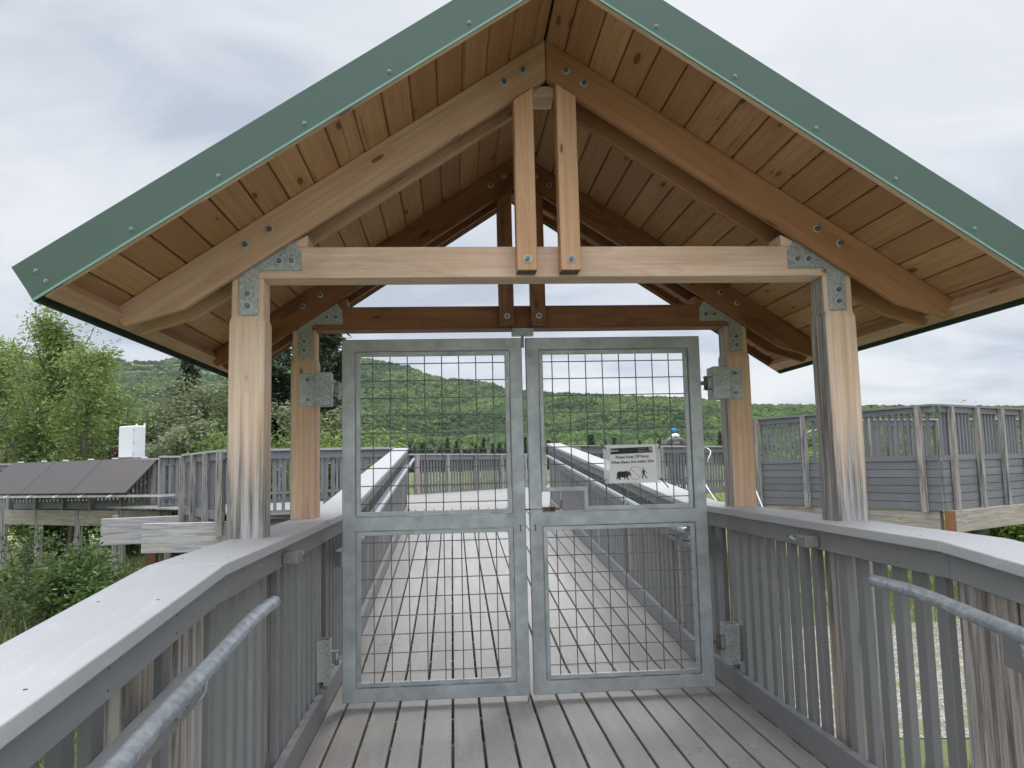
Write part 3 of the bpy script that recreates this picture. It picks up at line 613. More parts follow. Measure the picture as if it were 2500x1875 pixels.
# ================================================================== SHELTER
SHL = thing('gate_shelter', (0, .7, 0), 'open timber gate shelter with green-edged gable roof over the walkway', 'shelter')
CS = math.cos(math.atan(.66)); SN = math.sin(math.atan(.66))
def post(sgn, y0, mat, greyface):
    xc = sgn * 1.32; yc = y0 + .07; w = .0745; wn = .0672
    rings = [(-1.5, w), (1.990, w), (2.013, wn), (2.179, wn)]
    mb = MB(); vs = []
    c = .006
    for z, h in rings:
        for dx, dy in ((-1, -1), (1, -1), (1, 1), (-1, 1)):
            if dx * dy > 0: vs += [(xc + dx * (h), yc + dy * (h - c), z), (xc + dx * (h - c), yc + dy * h, z)]
            else: vs += [(xc + dx * (h - c), yc + dy * h, z), (xc + dx * h, yc + dy * (h - c), z)]
    # order points around
    n = 8; ring = []
    for k in range(len(rings)):
        q = vs[k * 8:(k + 1) * 8]; q.sort(key=lambda p: math.atan2(p[1] - yc, p[0] - xc)); ring += q
    fs = []; ms = []
    for k in range(len(rings) - 1):
        for j in range(n):
            a, b = k * n + j, k * n + (j + 1) % n; fs.append((a, b, b + n, a + n))
            mx = (ring[a][0] + ring[b][0]) / 2 - xc; ms.append(1 if mx * greyface > w * .9 and greyface else 0)
    fs.append(tuple(range(n))[::-1]); ms.append(0); fs.append(tuple(range((len(rings) - 1) * n, len(rings) * n))); ms.append(0)
    mb.add(ring, fs, ms); mb.build('post', [mat, W_SILV], SHL, axis=(0, 0, 1), origin=(xc, yc, 0))
post(-1, 0, W_POST, 0); post(1, 0, W_POST, -1); post(-1, 1.31, W_POSTB, -1); post(1, 1.31, W_POSTB, -1)
def bolt(mb, x, y, z, rw=.0175, rb=.0115, hb=.012):
    mb.mi = 0; mb.disc((x, y, z), (0, -1, 0), rw, .004, 20); mb.mi = 1; mb.tube([(x, y - .004, z), (x, y - .004 - hb, z)], rb, 6, True)
    mb.disc((x, y - .004 - hb, z), (0, -1, 0), rb * .55, .004, 8)
def bolts(parent, pts, y):
    for x, z in pts:
        mb = MB(); bolt(mb, x, y, z); mb.build('bolt', [G_WASH, G_BOLT], parent, axis=(1, 0, 0))
def truss(y0, mt, mr_l, mr_r, mk, front):
    # tie beam
    tb = MB().box((-1.388, y0 + .0, 2.1795), (1.388, y0 + .14, 2.318)).build('tie_beam', mt, SHL, axis=(1, 0, 0), bevel=.003)
    for s, mr in ((-1, mr_l), (1, mr_r)):
        for ya in (y0 - .046, y0 + .148):
            top = lambda x: 3.2665 - .66 * x; bot = lambda x: 3.079 - .66 * x
            pts = [(s * .0015, top(0)), (s * .0015, bot(0)), (s * 1.576, bot(1.576)), (s * 1.8145, 1.968), (s * 1.868, 2.034)]
            rf = MB().prism(pts, ya, ya + .038).build('rafter', mr, SHL, axis=(s * CS, 0, -SN), bevel=.004)
            if ya < y0: bolts(rf, [(s * 1.318, 2.316), (s * 1.216, 2.383), (s * (.190 if s < 0 else .171), 3.060), (s * (.105 if s < 0 else .09), 3.118)], ya)
    for (x0, x1) in ((-.155, -.067), (.036, .124)):
        tp = lambda x: 3.062 - .66 * abs(x) - .001
        k = MB().prism([(x0, 2.189), (x1, 2.189), (x1, tp(x1)), (x0, tp(x0))], y0 - .089, y0 - .001)
        k.m[5 - 3] = 1 if True else 0
        kp = k.build('king_post', [mk, W_END], SHL, axis=(0, 0, 1), bevel=.003)
        bolts(kp, [((x0 + x1) / 2 + .002, 2.238)], y0 - .089)
    MB().box((-.058, y0 + .002, 3.02), (.042, y0 + .139, 3.07)).build('ridge_block', mt, SHL, axis=(1, 0, 0), bevel=.003)
    for s in (-1, 1):
        xa, xb_ = sorted((s * 1.125, s * 1.065))
        pts = [(s * 1.13, 2.3185), (s * 1.065, 2.3185), (s * 1.065, 2.372), (s * 1.13, 2.34)]
        MB().prism(pts, y0 + .002, y0 + .139).build('spacer_block', mt, SHL, axis=(1, 0, 0), bevel=.002)
        P = [(1.354, 2.206), (1.352, 2.018), (1.272, 2.018), (1.272, 2.19), (1.270, 2.203), (1.262, 2.211), (1.250, 2.213), (1.090, 2.213), (1.091, 2.294), (1.127, 2.348), (1.14, 2.345)]
        pl = MB().prism([(s * a, b) for a, b in P], y0 - .0075, y0 - .0005).build('corner_plate', G_PLATE, SHL, bevel=.0015)
        bolts(pl, [(s * 1.183, 2.255), (s * 1.131, 2.255), (s * 1.316, 2.111), (s * 1.315, 2.058)], y0 - .0075)
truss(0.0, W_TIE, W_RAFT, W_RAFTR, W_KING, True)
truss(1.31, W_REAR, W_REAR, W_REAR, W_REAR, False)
# ceiling boards
YF, YB = -.546, 2.01
mb = MB(); cz0 = 3.268
for s in (-1, 1):
    k = 0; x = .0
    xs = [0.0] + [(.055 if s < 0 else .085) + .1078 * k for k in range(18)]
    xs = [q for q in xs if q < 1.86] + [1.872]
    for a, b in zip(xs[:-1], xs[1:]):
        a_ = a + .0018; b_ = b - .0018
        q = lambda x, o: (s * (x + SN * o), cz0 - .66 * x + CS * o)
        c = .005
        prof = [q(a_, .006), q(a_ + c, 0), q(b_ - c, 0), q(b_, .006), q(b_, .019), q(a_, .019)]
        mb.prism(prof, YF, YB)
mb.build('ceiling', W_CEIL, SHL, axis=(0, 1, 0))
# roof deck, metal skin, fascias
def sprism(o0, o1, x1, y0, y1, s, x0=0.0, pz=cz0):
    mb = MB(); q = lambda x, o: (s * (x + SN * o), pz - .66 * x + CS * o)
    ap = lambda o: (0.0005 * s, pz + o / CS)
    pts = [ap(o0) if x0 == 0 else q(x0, o0), q(x1, o0), q(x1, o1), ap(o1) if x0 == 0 else q(x0, o1)]
    mb.prism(pts, y0, y1); return mb
mb = MB(); 
for s in (-1, 1):
    m_ = sprism(.0215, .085, 1.88, YF, YB, s); mb.add(m_.v, m_.f)
mb.build('roof_sheathing', M_DARK, SHL)
mb = MB()
for s in (-1, 1):
    m_ = sprism(.086, .092, 1.905, YF - .02, YB + .02, s); mb.add(m_.v, m_.f)
    for k in range(7):
        yy = YF + .04 + k * (YB - YF - .1) / 6; m_ = sprism(.0925, .098, 1.90, yy, yy + .02, s, x0=.12); mb.add(m_.v, m_.f)
mb.build('metal_roofing', M_GREEN, SHL)
for (ya, yb_, front) in ((-.594, -.589, 1), (2.034, 2.039, 0)):
    for s in (-1, 1):
        # fascia from bottom edge z=3.2095-.6584x, 0.15 perpendicular
        sl_ = .6584; c_ = 1 / math.hypot(1, sl_); n_ = (sl_ * c_, c_)
        b0 = (0.0005 * s, 3.2095); b1 = (s * 1.899, 3.2095 - sl_ * 1.899); t1 = (s * (1.899 + n_[0] * .145), b1[1] + n_[1] * .145); t0 = (0.0005 * s, 3.2095 + .145 / c_)
        fa = MB().prism([b0, b1, t1, t0], ya, yb_).build('fascia', M_GREEN, SHL, axis=(s * CS, 0, -SN))
        # hemmed lip
        e0 = (b0[0], b0[1] - .002); e1 = (b1[0], b1[1] - .002)
        MB().prism([e0, e1, (e1[0] + s * n_[0] * .008, e1[1] + n_[1] * .008), (e0[0], e0[1] + .0095)], ya - .006 if front else yb_ + .0005, ya - .0005 if front else yb_ + .006).build('fascia_lip', M_LIP, fa)
        # barge board behind
        g0 = 3.2095 + .008; MB().prism([(0.0005 * s, g0), (s * 1.875, g0 - sl_ * 1.875), (s * 1.91, g0 - sl_ * 1.875 + .06), (0.0005 * s, g0 + .12)], ya + .006 if front else ya - .024, ya + .046 if front else ya - .001).build('barge_board', W_TIE if front else W_REAR, SHL, axis=(s * CS, 0, -SN))
        if front:
            L_ = [.055, 1]
            for d in (.36, .66, .97, 1.275, 1.575, 1.86):
                x = d; zc = 3.2095 - sl_ * x + .045
                mb = MB().disc((s * x, ya, zc), (0, -1, 0), .008, .0025, 14).disc((s * x, ya - .0025, zc), (0, -1, 0), .0044, .006, 6)
                mb.build('fascia_screw', M_GSCREW, fa)
            mb = MB().disc((s * 1.895, ya, 3.2095 - sl_ * 1.895 + .105), (0, -1, 0), .008, .0025, 14).disc((s * 1.895, ya - .0025, 3.2095 - sl_ * 1.895 + .105), (0, -1, 0), .0044, .006, 6); mb.build('fascia_screw', M_GSCREW, fa)
for s in (-1, 1):
    x0, x1 = sorted((s * 1.874, s * 1.893))
    m_ = sprism(-.053, -.0006, 1.893, -.586, 2.03, s, x0=1.838); m_.build('eave_board', W_RAFT, SHL, axis=(0, 1, 0), bevel=.002)
    MB().hexa([(s * 1.896, -.593, 1.958), (s * 1.901, -.593, 1.958), (s * 1.901, 2.038, 1.958), (s * 1.896, 2.038, 1.958)], [(s * 1.972, -.593, 2.085), (s * 1.977, -.593, 2.085), (s * 1.977, 2.038, 2.085), (s * 1.972, 2.038, 2.085)]).build('eave_drip_edge', M_GREEN, SHL)
# gate stop under the rear tie beam
MB().box((-.075, 1.30, 2.135), (.055, 1.36, 2.1785)).box((-.021, 1.31, 2.06), (-.004, 1.318, 2.1345)).build('gate_stop', G_PLATE, SHL, bevel=.001)
# hinge brackets on the rear posts
def hollow(mb, x0, x1, y0, y1, z0, z1, t=.006):
    mb.box((x0, y0, z0), (x1, y0 + t, z1)); mb.box((x0, y1 - t, z0), (x1, y1, z1)); mb.box((x0, y0 + t, z0), (x0 + t, y1 - t, z1)); mb.box((x1 - t, y0 + t, z0), (x1, y1 - t, z1))
for s in (-1, 1):
    x0, x1 = sorted((s * 1.342, s * 1.240)); xa, xb_ = sorted((s * 1.232, s * 1.150) if s < 0 else (1.128, 1.226))
    mb = MB().box((x0, 1.302, 1.724), (x1, 1.3095, 1.918)).box((xa, 1.212, 1.720), (xb_, 1.335, 1.917)); pl = mb.build('hinge_bracket', G_PLATE, SHL, bevel=.006, segs=2)
    bolts(pl, [(s * 1.295, 1.882), (s * 1.295, 1.762)], 1.302)
    xa, xb_ = sorted((s * 1.245, s * 1.152) if s < 0 else (1.124, 1.206)); mb = MB(); hollow(mb, xa, xb_, 1.205, 1.3, .168, .396)
    f0, f1 = sorted((s * 1.246, s * 1.275) if s < 0 else (1.207, 1.272)); mb.box((f0, 1.24, .172), (f1, 1.30, .382)); mb.build('hinge_bracket', G_PIPE if False else G_PLATE, SHL, bevel=.002)

# ================================================================== GATES
GY0, GY1 = 1.25, 1.30
def frame_bars(mb, x0, x1, z0, z1, w, y0, y1, wt=None, wb=None):
    wt = wt or w; wb = wb or w
    mb.box((x0, y0, z0), (x0 + w, y1, z1)); mb.box((x1 - w, y0, z0), (x1, y1, z1)); mb.box((x0 + w, y0, z1 - wt), (x1 - w, y1, z1)); mb.box((x0 + w, y0, z0), (x1 - w, y1, z0 + wb))
def rrect(x0, x1, z0, z1, r, n=5):
    P = []
    for cx_, cz_, a0 in ((x1 - r, z1 - r, 0), (x0 + r, z1 - r, 90), (x0 + r, z0 + r, 180), (x1 - r, z0 + r, 270)):
        for k in range(n + 1): a = R(a0 + 90 * k / n); P.append((cx_ + r * math.cos(a), cz_ + r * math.sin(a)))
    return P
def ringframe(mb, outer, inner, y0, y1, bev=.005):
    """closed frame between two point loops with the same count; chamfered edges for a rounded tube look"""
    n = len(outer); loops = []
    def inset(o, i, d):
        return [(a[0] + (b[0] - a[0]) / max(1e-6, math.dist(a, b)) * d, a[1] + (b[1] - a[1]) / max(1e-6, math.dist(a, b)) * d) for a, b in zip(o, i)]
    oi = inset(outer, inner, bev); io = inset(inner, outer, bev)
    prof = [(outer, y0 + bev), (oi, y0), (io, y0), (inner, y0 + bev), (inner, y1 - bev), (io, y1), (oi, y1), (outer, y1 - bev)]
    vs = []
    for lp, y in prof: vs += [(x, y, z) for x, z in lp]
    m_ = len(prof); fs = [(k * n + j, k * n + (j + 1) % n, ((k + 1) % m_) * n + (j + 1) % n, ((k + 1) % m_) * n + j) for k in range(m_) for j in range(n)]
    mb.add(vs, fs)
def sqloop(x0, x1, z0, z1, tmpl_n=24):
    """square loop with same count as rrect so loops match"""
    return rrect(x0, x1, z0, z1, .002)
def gate(x0, x1, ops, wires_x, upz, loz, label, right):
    t = thing('gate_leaf', ((x0 + x1) / 2, 1.275, .036), label, 'gate', 'pair of steel gate leaves')
    z0, z1 = .036, 2.110; mid = 1.031
    (ux0, ux1, uz0, uz1), (lx0, lx1, lz0, lz1) = ops
    mb = MB()
    ringframe(mb, sqloop(x0, x1, mid, z1), rrect(ux0, ux1, uz0, uz1, .012), GY0, GY1)
    ringframe(mb, sqloop(x0, x1, z0, mid - .0), rrect(lx0, lx1, lz0, lz1, .012), GY0, GY1)
    # hide the seam of the mid rail: single plate 1.5 mm proud, full width
    mb.box((x0 + .006, GY0 - .0012, mid - .03), (x1 - .006, GY0 + .01, mid + .03))
    fr = mb.build('gate_frame', G_GATE, t)
    gp = .0035; w = .024
    for (a, b, c, d), zs, nm in (((ux0, ux1, uz0, uz1), upz, 'upper'), ((lx0, lx1, lz0, lz1), loz, 'lower')):
        a += gp; b -= gp; c += gp; d -= gp
        pf = MB()
        notch = right and nm == 'upper'
        if not notch:
            ringframe(pf, rrect(a, b, c, d, .006), rrect(a + w, b - w, c + w, d - w, .006), GY0 + .012, GY0 + .034, .002)
        else:
            nx, nz = .328, 1.191
            y0_, y1_ = GY0 + .012, GY0 + .034
            pf.box((a, y0_, nz), (a + w, y1_, d)); pf.box((b - w, y0_, c), (b, y1_, d)); pf.box((a + w, y0_, d - w), (b - w, y1_, d)); pf.box((nx, y0_, c), (b - w, y1_, c + w))
            pf.box((a + w, y0_, nz), (nx + w, y1_, nz + w)); pf.box((nx, y0_, c + w), (nx + w, y1_, nz))
        pn = pf.build('panel_frame', G_GATE, t, bevel=0 if not notch else .002)
        for kx in range(3):   # weld tacks closing the slit
            xx = a + (b - a) * (.15 + .33 * kx); pf2 = MB().box((xx, GY0 + .014, d - .001), (xx + .08, GY0 + .03, d + gp + .001)).box((xx + .05, GY0 + .014, c - gp - .001), (xx + .11, GY0 + .03, c + .001)); pf2.build('weld', G_GATE, pn)
        wm = MB(); ym = GY0 + .022
        for x in wires_x:
            zl = c + w - .005
            if notch and x < .335: zl = 1.21
            wm.tube([(x, ym, zl), (x, ym, d - w + .005)], .0031, 6, False)
        for z in zs:
            xa = a + w - .005
            if notch and z < 1.20: xa = .345
            wm.tube([(xa, ym - .0053, z), (b - w + .005, ym - .0053, z)], .0031, 6, False)
        wm.build('wire_mesh', G_WIRE, t)
    # hinges
    for zc in (1.82, .287):
        s = 1 if right else -1; xh = x1 if right else x0; xe = xh + s * .045
        hm = MB().tube([(xh + s * .033, 1.262, zc - .034), (xh + s * .033, 1.262, zc + .034)], .013, 12)
        hm.box((min(xh, xh + s * .03), 1.258, zc - .012), (max(xh, xh + s * .03), 1.268, zc + .012)); hm.tube([(xh + s * .033, 1.262, zc - .045), (xh + s * .033, 1.262, zc + .045)], .006, 8)
        for dz_ in (-.040, .036): hm.box((min(xh + s * .018, xh + s * .066), 1.247, zc + dz_), (max(xh + s * .018, xh + s * .066), 1.277, zc + dz_ + .004))
        hm.build('hinge', G_RUST if right else G_PLATE, t)
    # hasp
    xc = (.030 if right else -.057); zc = .982
    hm = MB().box((xc - .017, GY0 - .004, zc - .022), (xc + .017, GY0 - .0002, zc + .022)); hm.mi = 1
    for dx in (-.011, .011):
        for dz_ in (-.015, .015): hm.disc((xc + dx, GY0 - .004, zc + dz_), (0, -1, 0), .0035, .002, 8)
    hm.tube([(xc, GY0 - .004, zc - .014), (xc, GY0 - .018, zc - .008), (xc, GY0 - .018, zc + .012), (xc, GY0 - .004, zc + .02)], .0032, 8)
    hm.build('hasp', [G_WASH, G_BOLT], t)
    if right:
        b = MB().box((.078, GY0 + .006, 1.074), (.150, GY0 + .012, 1.101)).tube([(-.03, GY0 + .004, 1.090), (.170, GY0 + .004, 1.090), (.182, GY0 + .0, 1.094), (.187, GY0 - .002, 1.104), (.188, GY0 - .004, 1.138)], .0045, 10)
        for xx in (.078, .142): b.box((xx, GY0 - .006, 1.078), (xx + .008, GY0 + .006, 1.102))
        b.build('barrel_bolt', G_RUST, t)
        MB().box((.076, GY0 + .001, 1.0705), (.327, GY0 + .034, 1.0735)).build('bolt_ledge', G_PLATE, t)
    else:
        MB().tube([(-.033, GY0 + .012, .0005), (-.033, GY0 + .012, .05)], .006, 10).build('drop_rod', G_GATE, t)
    return t
wz = [1.965 - .1025 * k for k in range(9)]; lz = [.923 - .1038 * k for k in range(8)]
gate(-1.088, -.024, ((-1.011, -.100, 1.071, 2.037), (-1.011, -.100, .112, .991)), [-.910 + .1015 * k for k in range(8)], wz, lz, 'galvanised gate leaf with two plain wire mesh panels, left of the pair', False)
gate(-.001, 1.064, ((.074, .990, 1.071, 2.037), (.074, .990, .112, .991)), [.158 + .102 * k for k in range(8)], wz, lz, 'galvanised gate leaf carrying the white bear notice and rusty barrel bolt', True)

# ================================================================== SIGN
SG = thing('notice', (.622, 1.238, 1.344), 'laminated white notice with a black header, bear and walking figure symbols, tied to the gate', 'sign')
def sgpt(u, v): return (.622 + u, v + 1.344)   # x, z
MB().prism([(.447, 1.229), (.790, 1.2275), (.789, 1.4575), (.446, 1.4585)], 1.2415, 1.2425).build('plastic_sleeve', M_PLAS, SG)
MB().prism([(.481, 1.233), (.767, 1.2325), (.761, 1.4545), (.486, 1.4555)], 1.2388, 1.2400).build('paper', M_PAPER, SG)
YS = 1.2383
def flatpoly(name, pts, mat, dy=0.0, parent=SG):
    mb = MB().prism(pts, YS - .0004 - dy, YS - dy); return mb.build(name, mat, parent)
def P2(u, v):  # pixel coords in the enlarged crop (x 370..1500, y 340..1240) -> x,z on sheet
    return (.481 + (u - 375) / (1497 - 375) * .286, 1.4545 - (v - 352) / (1228 - 352) * .2215)
flatpoly('header_band', [P2(405, 425), P2(408, 565), P2(1405, 535), P2(1400, 400)][::-1], M_INK)
def text(body, x, z, size, mat, rot=0.0, name='lettering', dy=.0006, align='LEFT', bold=0.0):
    cu_ = bpy.data.curves.new('t', 'FONT'); cu_.body = body; cu_.size = size; cu_.extrude = .0001; cu_.align_x = align; cu_.offset = bold
    ob = bpy.data.objects.new('t', cu_); COL.objects.link(ob); bpy.context.view_layer.update()
    dg = bpy.context.evaluated_depsgraph_get(); me = bpy.data.meshes.new_from_object(ob.evaluated_get(dg)); bpy.data.objects.remove(ob)
    me.materials.clear(); me.materials.append(mat); o = bpy.data.objects.new(name, me)
    M = Matrix.Translation((x, YS - dy, z)) @ Matrix.Rotation(R(rot), 4, 'Y') @ Matrix.Rotation(R(90), 4, 'X'); link(o, SG, M); return o
q = P2(415, 500); text('Katmai', q[0], q[1], .0158, M_WINK, -1.3, bold=.0004)
for k, (vv_, sz, bd) in enumerate(((441, .0052, 'National Park & Preserve'), (492, .0048, 'National Park Service'), (508, .0048, 'U.S. Department of the Interior'), (526, .0044, 'Alaska'))):
    q = P2(1062, vv_); text(bd, q[0], q[1], sz, M_WINK, -1.3)
q = P2(920, 655); text('Please Keep Off Ramp', q[0], q[1], .0222, M_INK, -1.3, align='CENTER', bold=.0005)
q = P2(922, 775); text('When Bears Are within 50m', q[0], q[1], .0222, M_INK, -1.3, align='CENTER', bold=.0005)
flatpoly('emblem', [P2(*a) for a in ((1310, 425), (1318, 470), (1335, 500), (1355, 520), (1375, 500), (1390, 470), (1392, 430), (1375, 412), (1352, 418), (1330, 410))], M_TAN, .0006)
flatpoly('emblem_mark', [P2(*a) for a in ((1322, 440), (1340, 460), (1345, 495), (1330, 480))], M_BRINK, .0011)
bear = [(520, 1115), (530, 1095), (548, 1090), (540, 1060), (538, 1030), (550, 995), (575, 972), (620, 962), (680, 968), (735, 966), (760, 955), (785, 958), (800, 970), (835, 980), (850, 985), (858, 990), (866, 1020), (886, 1060), (878, 1070), (850, 1062), (830, 1060), (815, 1075), (800, 1085), (798, 1120), (805, 1145), (828, 1160), (820, 1166), (790, 1163), (770, 1130), (755, 1105), (735, 1100), (730, 1130), (745, 1150), (720, 1153), (705, 1125), (695, 1100), (660, 1110), (625, 1105), (615, 1135), (622, 1155), (638, 1160), (630, 1168), (590, 1163), (585, 1140), (568, 1120), (548, 1118), (545, 1130), (556, 1148), (545, 1152), (528, 1138)]
flatpoly('bear_symbol', [P2(*a) for a in bear], M_INK, 0)
flatpoly('bear_head', [P2(*a) for a in ((790, 962), (800, 970), (835, 980), (850, 985), (858, 990), (866, 1020), (886, 1060), (878, 1070), (850, 1062), (830, 1060), (815, 1075), (798, 1060), (792, 1010))], M_BRINK, .0005)
c = P2(975, 1015); ro_, ri_ = .0405, .0362
mb = MB(); n_ = 40; vs = []
for rr_ in (ro_, ri_):
    vs += [(c[0] + rr_ * math.cos(2 * math.pi * k / n_), YS - .0009, c[1] + rr_ * math.sin(2 * math.pi * k / n_)) for k in range(n_)]
fs = [(k, (k + 1) % n_, n_ + (k + 1) % n_, n_ + k) for k in range(n_)]
d_ = .0367 * .7071; w_ = .0021
vs += [(c[0] - d_ - w_ * .7, YS - .0009, c[1] + d_ - w_ * .7), (c[0] + d_ - w_ * .7, YS - .0009, c[1] - d_ - w_ * .7), (c[0] + d_ + w_ * .7, YS - .0009, c[1] - d_ + w_ * .7), (c[0] - d_ + w_ * .7, YS - .0009, c[1] + d_ + w_ * .7)]
fs.append((2 * n_, 2 * n_ + 1, 2 * n_ + 2, 2 * n_ + 3)); MB().add(vs, fs).build('prohibition_ring', M_PINK, SG)
mb = MB(); hc = P2(1167, 915); mb.disc((hc[0], YS - .0002, hc[1]), (0, -1, 0), .0046, .0004, 14)
for pts in ([(1150, 945), (1195, 945), (1200, 1040), (1155, 1045)], [(1155, 950), (1168, 965), (1140, 1015), (1118, 1030), (1115, 1018), (1135, 990)], [(1190, 948), (1222, 970), (1248, 1030), (1236, 1036), (1215, 985), (1195, 970)], [(1155, 1040), (1180, 1045), (1160, 1085), (1160, 1148), (1135, 1150), (1138, 1080)], [(1175, 1040), (1200, 1035), (1222, 1085), (1265, 1135), (1248, 1148), (1200, 1095)]):
    mb.prism([P2(*a) for a in pts], YS - .0006, YS - .0001)
mb.build('walking_figure_symbol', M_INK, SG)
for nm, pts in (('upper left corner', [(1468, 1085.5), (1473, 1093), (1479, 1097), (1474, 1087), (1466, 1090)]), ('upper right corner', [(1611, 1067), (1612.5, 1078), (1611, 1088), (1608, 1095)]), ('lower left corner', [(1481, 1169), (1475, 1177), (1477, 1181), (1480, 1190), (1482, 1194)]), ('lower right corner', [(1611, 1167), (1618, 1174), (1627, 1184), (1632.5, 1190)])):
    P3 = []
    for k, (u, v) in enumerate(pts):
        d = cf + cr * ((u - 1250) / 1936.06) - cu * ((v - 937.5) / 1936.06); t_ = (1.232 - CY) / d.y; P3.append((CX + d.x * t_, 1.232 + .004 * (k % 2), CZ + d.z * t_))
    rad = .0032 if 'right' in nm else .0024
    tag(MB().tube(P3, rad, 7).build('cable_tie', M_BLACK), 'black cable tie through the %s of the bear notice' % nm, 'cable tie', 'black cable ties holding the notice')

# ================================================================== PLATFORM FENCES
def interp(a, b, f): return a + (b - a) * f
def fence(name, A, B, z0, ztop, label, posts=1.25, side=1, siding=False, postmat=None, pdown=.35, two=False, capw=.2, off=0.0, nb=.137):
    """A,B ground points (x,y); side: +1 puts posts on the right of A->B, -1 on the left"""
    A = Vector((*A, 0)); B = Vector((*B, 0)); d = (B - A); Ln = d.length; d.normalize(); nrm = Vector((d.y, -d.x, 0)) * side
    t = thing(name, ((A + B) / 2 + Vector((0, 0, z0))), label, 'fence')
    M = Matrix((d, d.cross(Vector((0, 0, -1))), Vector((0, 0, 1)))).transposed().to_4x4()
    def bx(nm, s0, s1, n0, n1, h0, h1, mat, bev=0.0, parent=t):
        mb = MB(); q = lambda s, n, h: tuple(A + d * s + nrm * n + Vector((0, 0, h)))
        mb.hexa([q(s0, n0, h0), q(s1, n0, h0), q(s1, n1, h0), q(s0, n1, h0)], [q(s0, n0, h1), q(s1, n0, h1), q(s1, n1, h1), q(s0, n1, h1)])
        return mb.build(nm, mat, parent, axis=(d if abs(h1 - h0) < abs(s1 - s0) else (0, 0, 1)), bevel=bev)
    bx('cap_board', 0, Ln, -capw / 2, capw / 2 + .02, ztop - .038, ztop, C_CAP if not siding else C_RAIL)
    bx('top_rail', 0, Ln, .032, .07, ztop - (.14 if siding else .17), ztop - .04, C_FAR)
    if siding:
        sh = z0 + .862; ext = .028
        bx('middle_rail', 0, Ln, .034, .072, sh + .004, sh + .10, C_FAR)
        mb = MB()
        for k in range(6):
            h0 = z0 + k * .144; q = lambda s, n, h: tuple(A + d * s + nrm * n + Vector((0, 0, h)))
            mb.hexa([q(-ext, .02, h0), q(Ln + ext, .02, h0), q(Ln + ext, .055, h0), q(-ext, .055, h0)], [q(-ext, .02, h0 + .135), q(Ln + ext, .02, h0 + .135), q(Ln + ext, .055, h0 + .135), q(-ext, .055, h0 + .135)])
        mb.build('siding', C_FAR, t, axis=d); bx('siding_backing', 0, Ln, .005, .018, z0, sh, M_DARK); lowb = sh + .05
    else:
        bx('bottom_rail', 0, Ln, .032, .07, z0 - .10, z0 + .045, C_FAR); bx('lower_rail', 0, Ln, -.03, -.002, z0 + .165, z0 + .225, C_FAR); lowb = z0 - .02
    npst = max(1, round(Ln / posts)); ps = [Ln * k / npst for k in range(npst + 1)]; ps = [min(max(p_, .05), Ln - .05) for p_ in ps]
    if siding: ps = [.26 + (Ln - .52) * k / npst for k in range(npst + 1)]
    for k, p_ in enumerate(ps): bx('post', p_ - .045, p_ + .045, .072, .16, z0 - pdown, ztop - (.04 if k % 2 else .042), (postmat or (W_GREY if k % 3 else W_SILV)), .0)
    s = .07; src = None; cnt = 0
    while s < Ln - .04 and cnt < 100:
        if not any(abs(s - p_) < .05 for p_ in ps) or not siding:
            if src is None: src = bx('baluster', s - .027, s + .027, 0, .03, lowb, ztop - .05, C_FAR, 0); M0 = WM[src.name].copy(); s00 = s
            else:
                Mx = M0.copy(); Mx.translation = M0.translation + d * (s - s00); same(src, 'baluster', Mx, t)
            cnt += 1
        s += nb
    return t
PT = PZ + 1.072
fence('platform_fence', (-4.17, 10.1), (-1.48, 10.75), PZ, PT, 'low grey balustrade between the two left shelter posts, at the platform edge', 1.3, 1)
fence('platform_fence', (-5.68, 12.78), (-4.19, 10.14), PZ, PT, 'short angled grey balustrade left of the front left shelter post', .95, 1)
fence('platform_fence', (-13.4, 18.95), (-6.2, 14.62), PZ, PT - .02, 'long grey balustrade behind the solar panels', 1.05, 1, postmat=W_GREY)
fence('platform_fence', (-6.6, 13.9), (-1.55, 17.75), PZ, PT, 'inner balustrade seen through the gaps behind the left shelter posts', 1.7, -1)
fence('platform_fence', (-1.5, 17.78), (2.6, 23.4), PZ, PT, 'grey balustrade at the far end of the ramp seen through the left gate leaf', 1.45, 1)
fence('platform_fence', (1.93, 12.37), (6.47, 16.48), PZ, PT, 'grey balustrade behind the bear notice where a person stands', 1.4, 1)
fence('raised_platform_fence', (6.25, 13.9), (8.07, 9.95), .40, 2.262, 'tall grey fence with plank base, side facing the ramp left of its corner', 1.45, 1, True, pdown=.03, nb=.125)
fence('raised_platform_fence', (8.08, 9.94), (12.6, 12.6), .40, 2.25, 'tall grey fence with plank base, side running right from its corner', 1.1, 1, True, pdown=.03, nb=.125)
fence('back_fence', (9.2, 14.6), (15.5, 16.2), 1.15, 2.25, 'far balustrade glimpsed between the balusters of the raised platform', 2.0, 1)
fence('distant_fence', (-16.4, 25.2), (-9.6, 22.6), 1.2, 2.29, 'distant balustrade with rust-brown posts behind the trees at far left', .95, 1, postmat=W_RED)
# under the raised platform
def bt(name, A, B, z0, z1, th, mat, label, cat, group=None):
    A = Vector((*A, 0)); B = Vector((*B, 0)); d = (B - A).normalized(); nrm = Vector((d.y, -d.x, 0))
    q = lambda p_, n, h: tuple(p_ + nrm * n + Vector((0, 0, h))); mb = MB()
    mb.hexa([q(A, -th / 2, z0), q(B, -th / 2, z0), q(B, th / 2, z0), q(A, th / 2, z0)], [q(A, -th / 2, z1), q(B, -th / 2, z1), q(B, th / 2, z1), q(A, th / 2, z1)])
    return tag(mb.build(name, mat, axis=d, bevel=.006), label, cat, group)
bt('timber_beam', (6.2, 14.1), (8.08, 10.02), .02, .395, .12, W_GLU, 'pale timber beam under the raised fence, left of its corner', 'beam')
bt('timber_beam', (8.2, 9.90), (13.2, 12.8), .02, .395, .12, W_GLU, 'pale timber beam under the raised fence, right of its corner', 'beam')
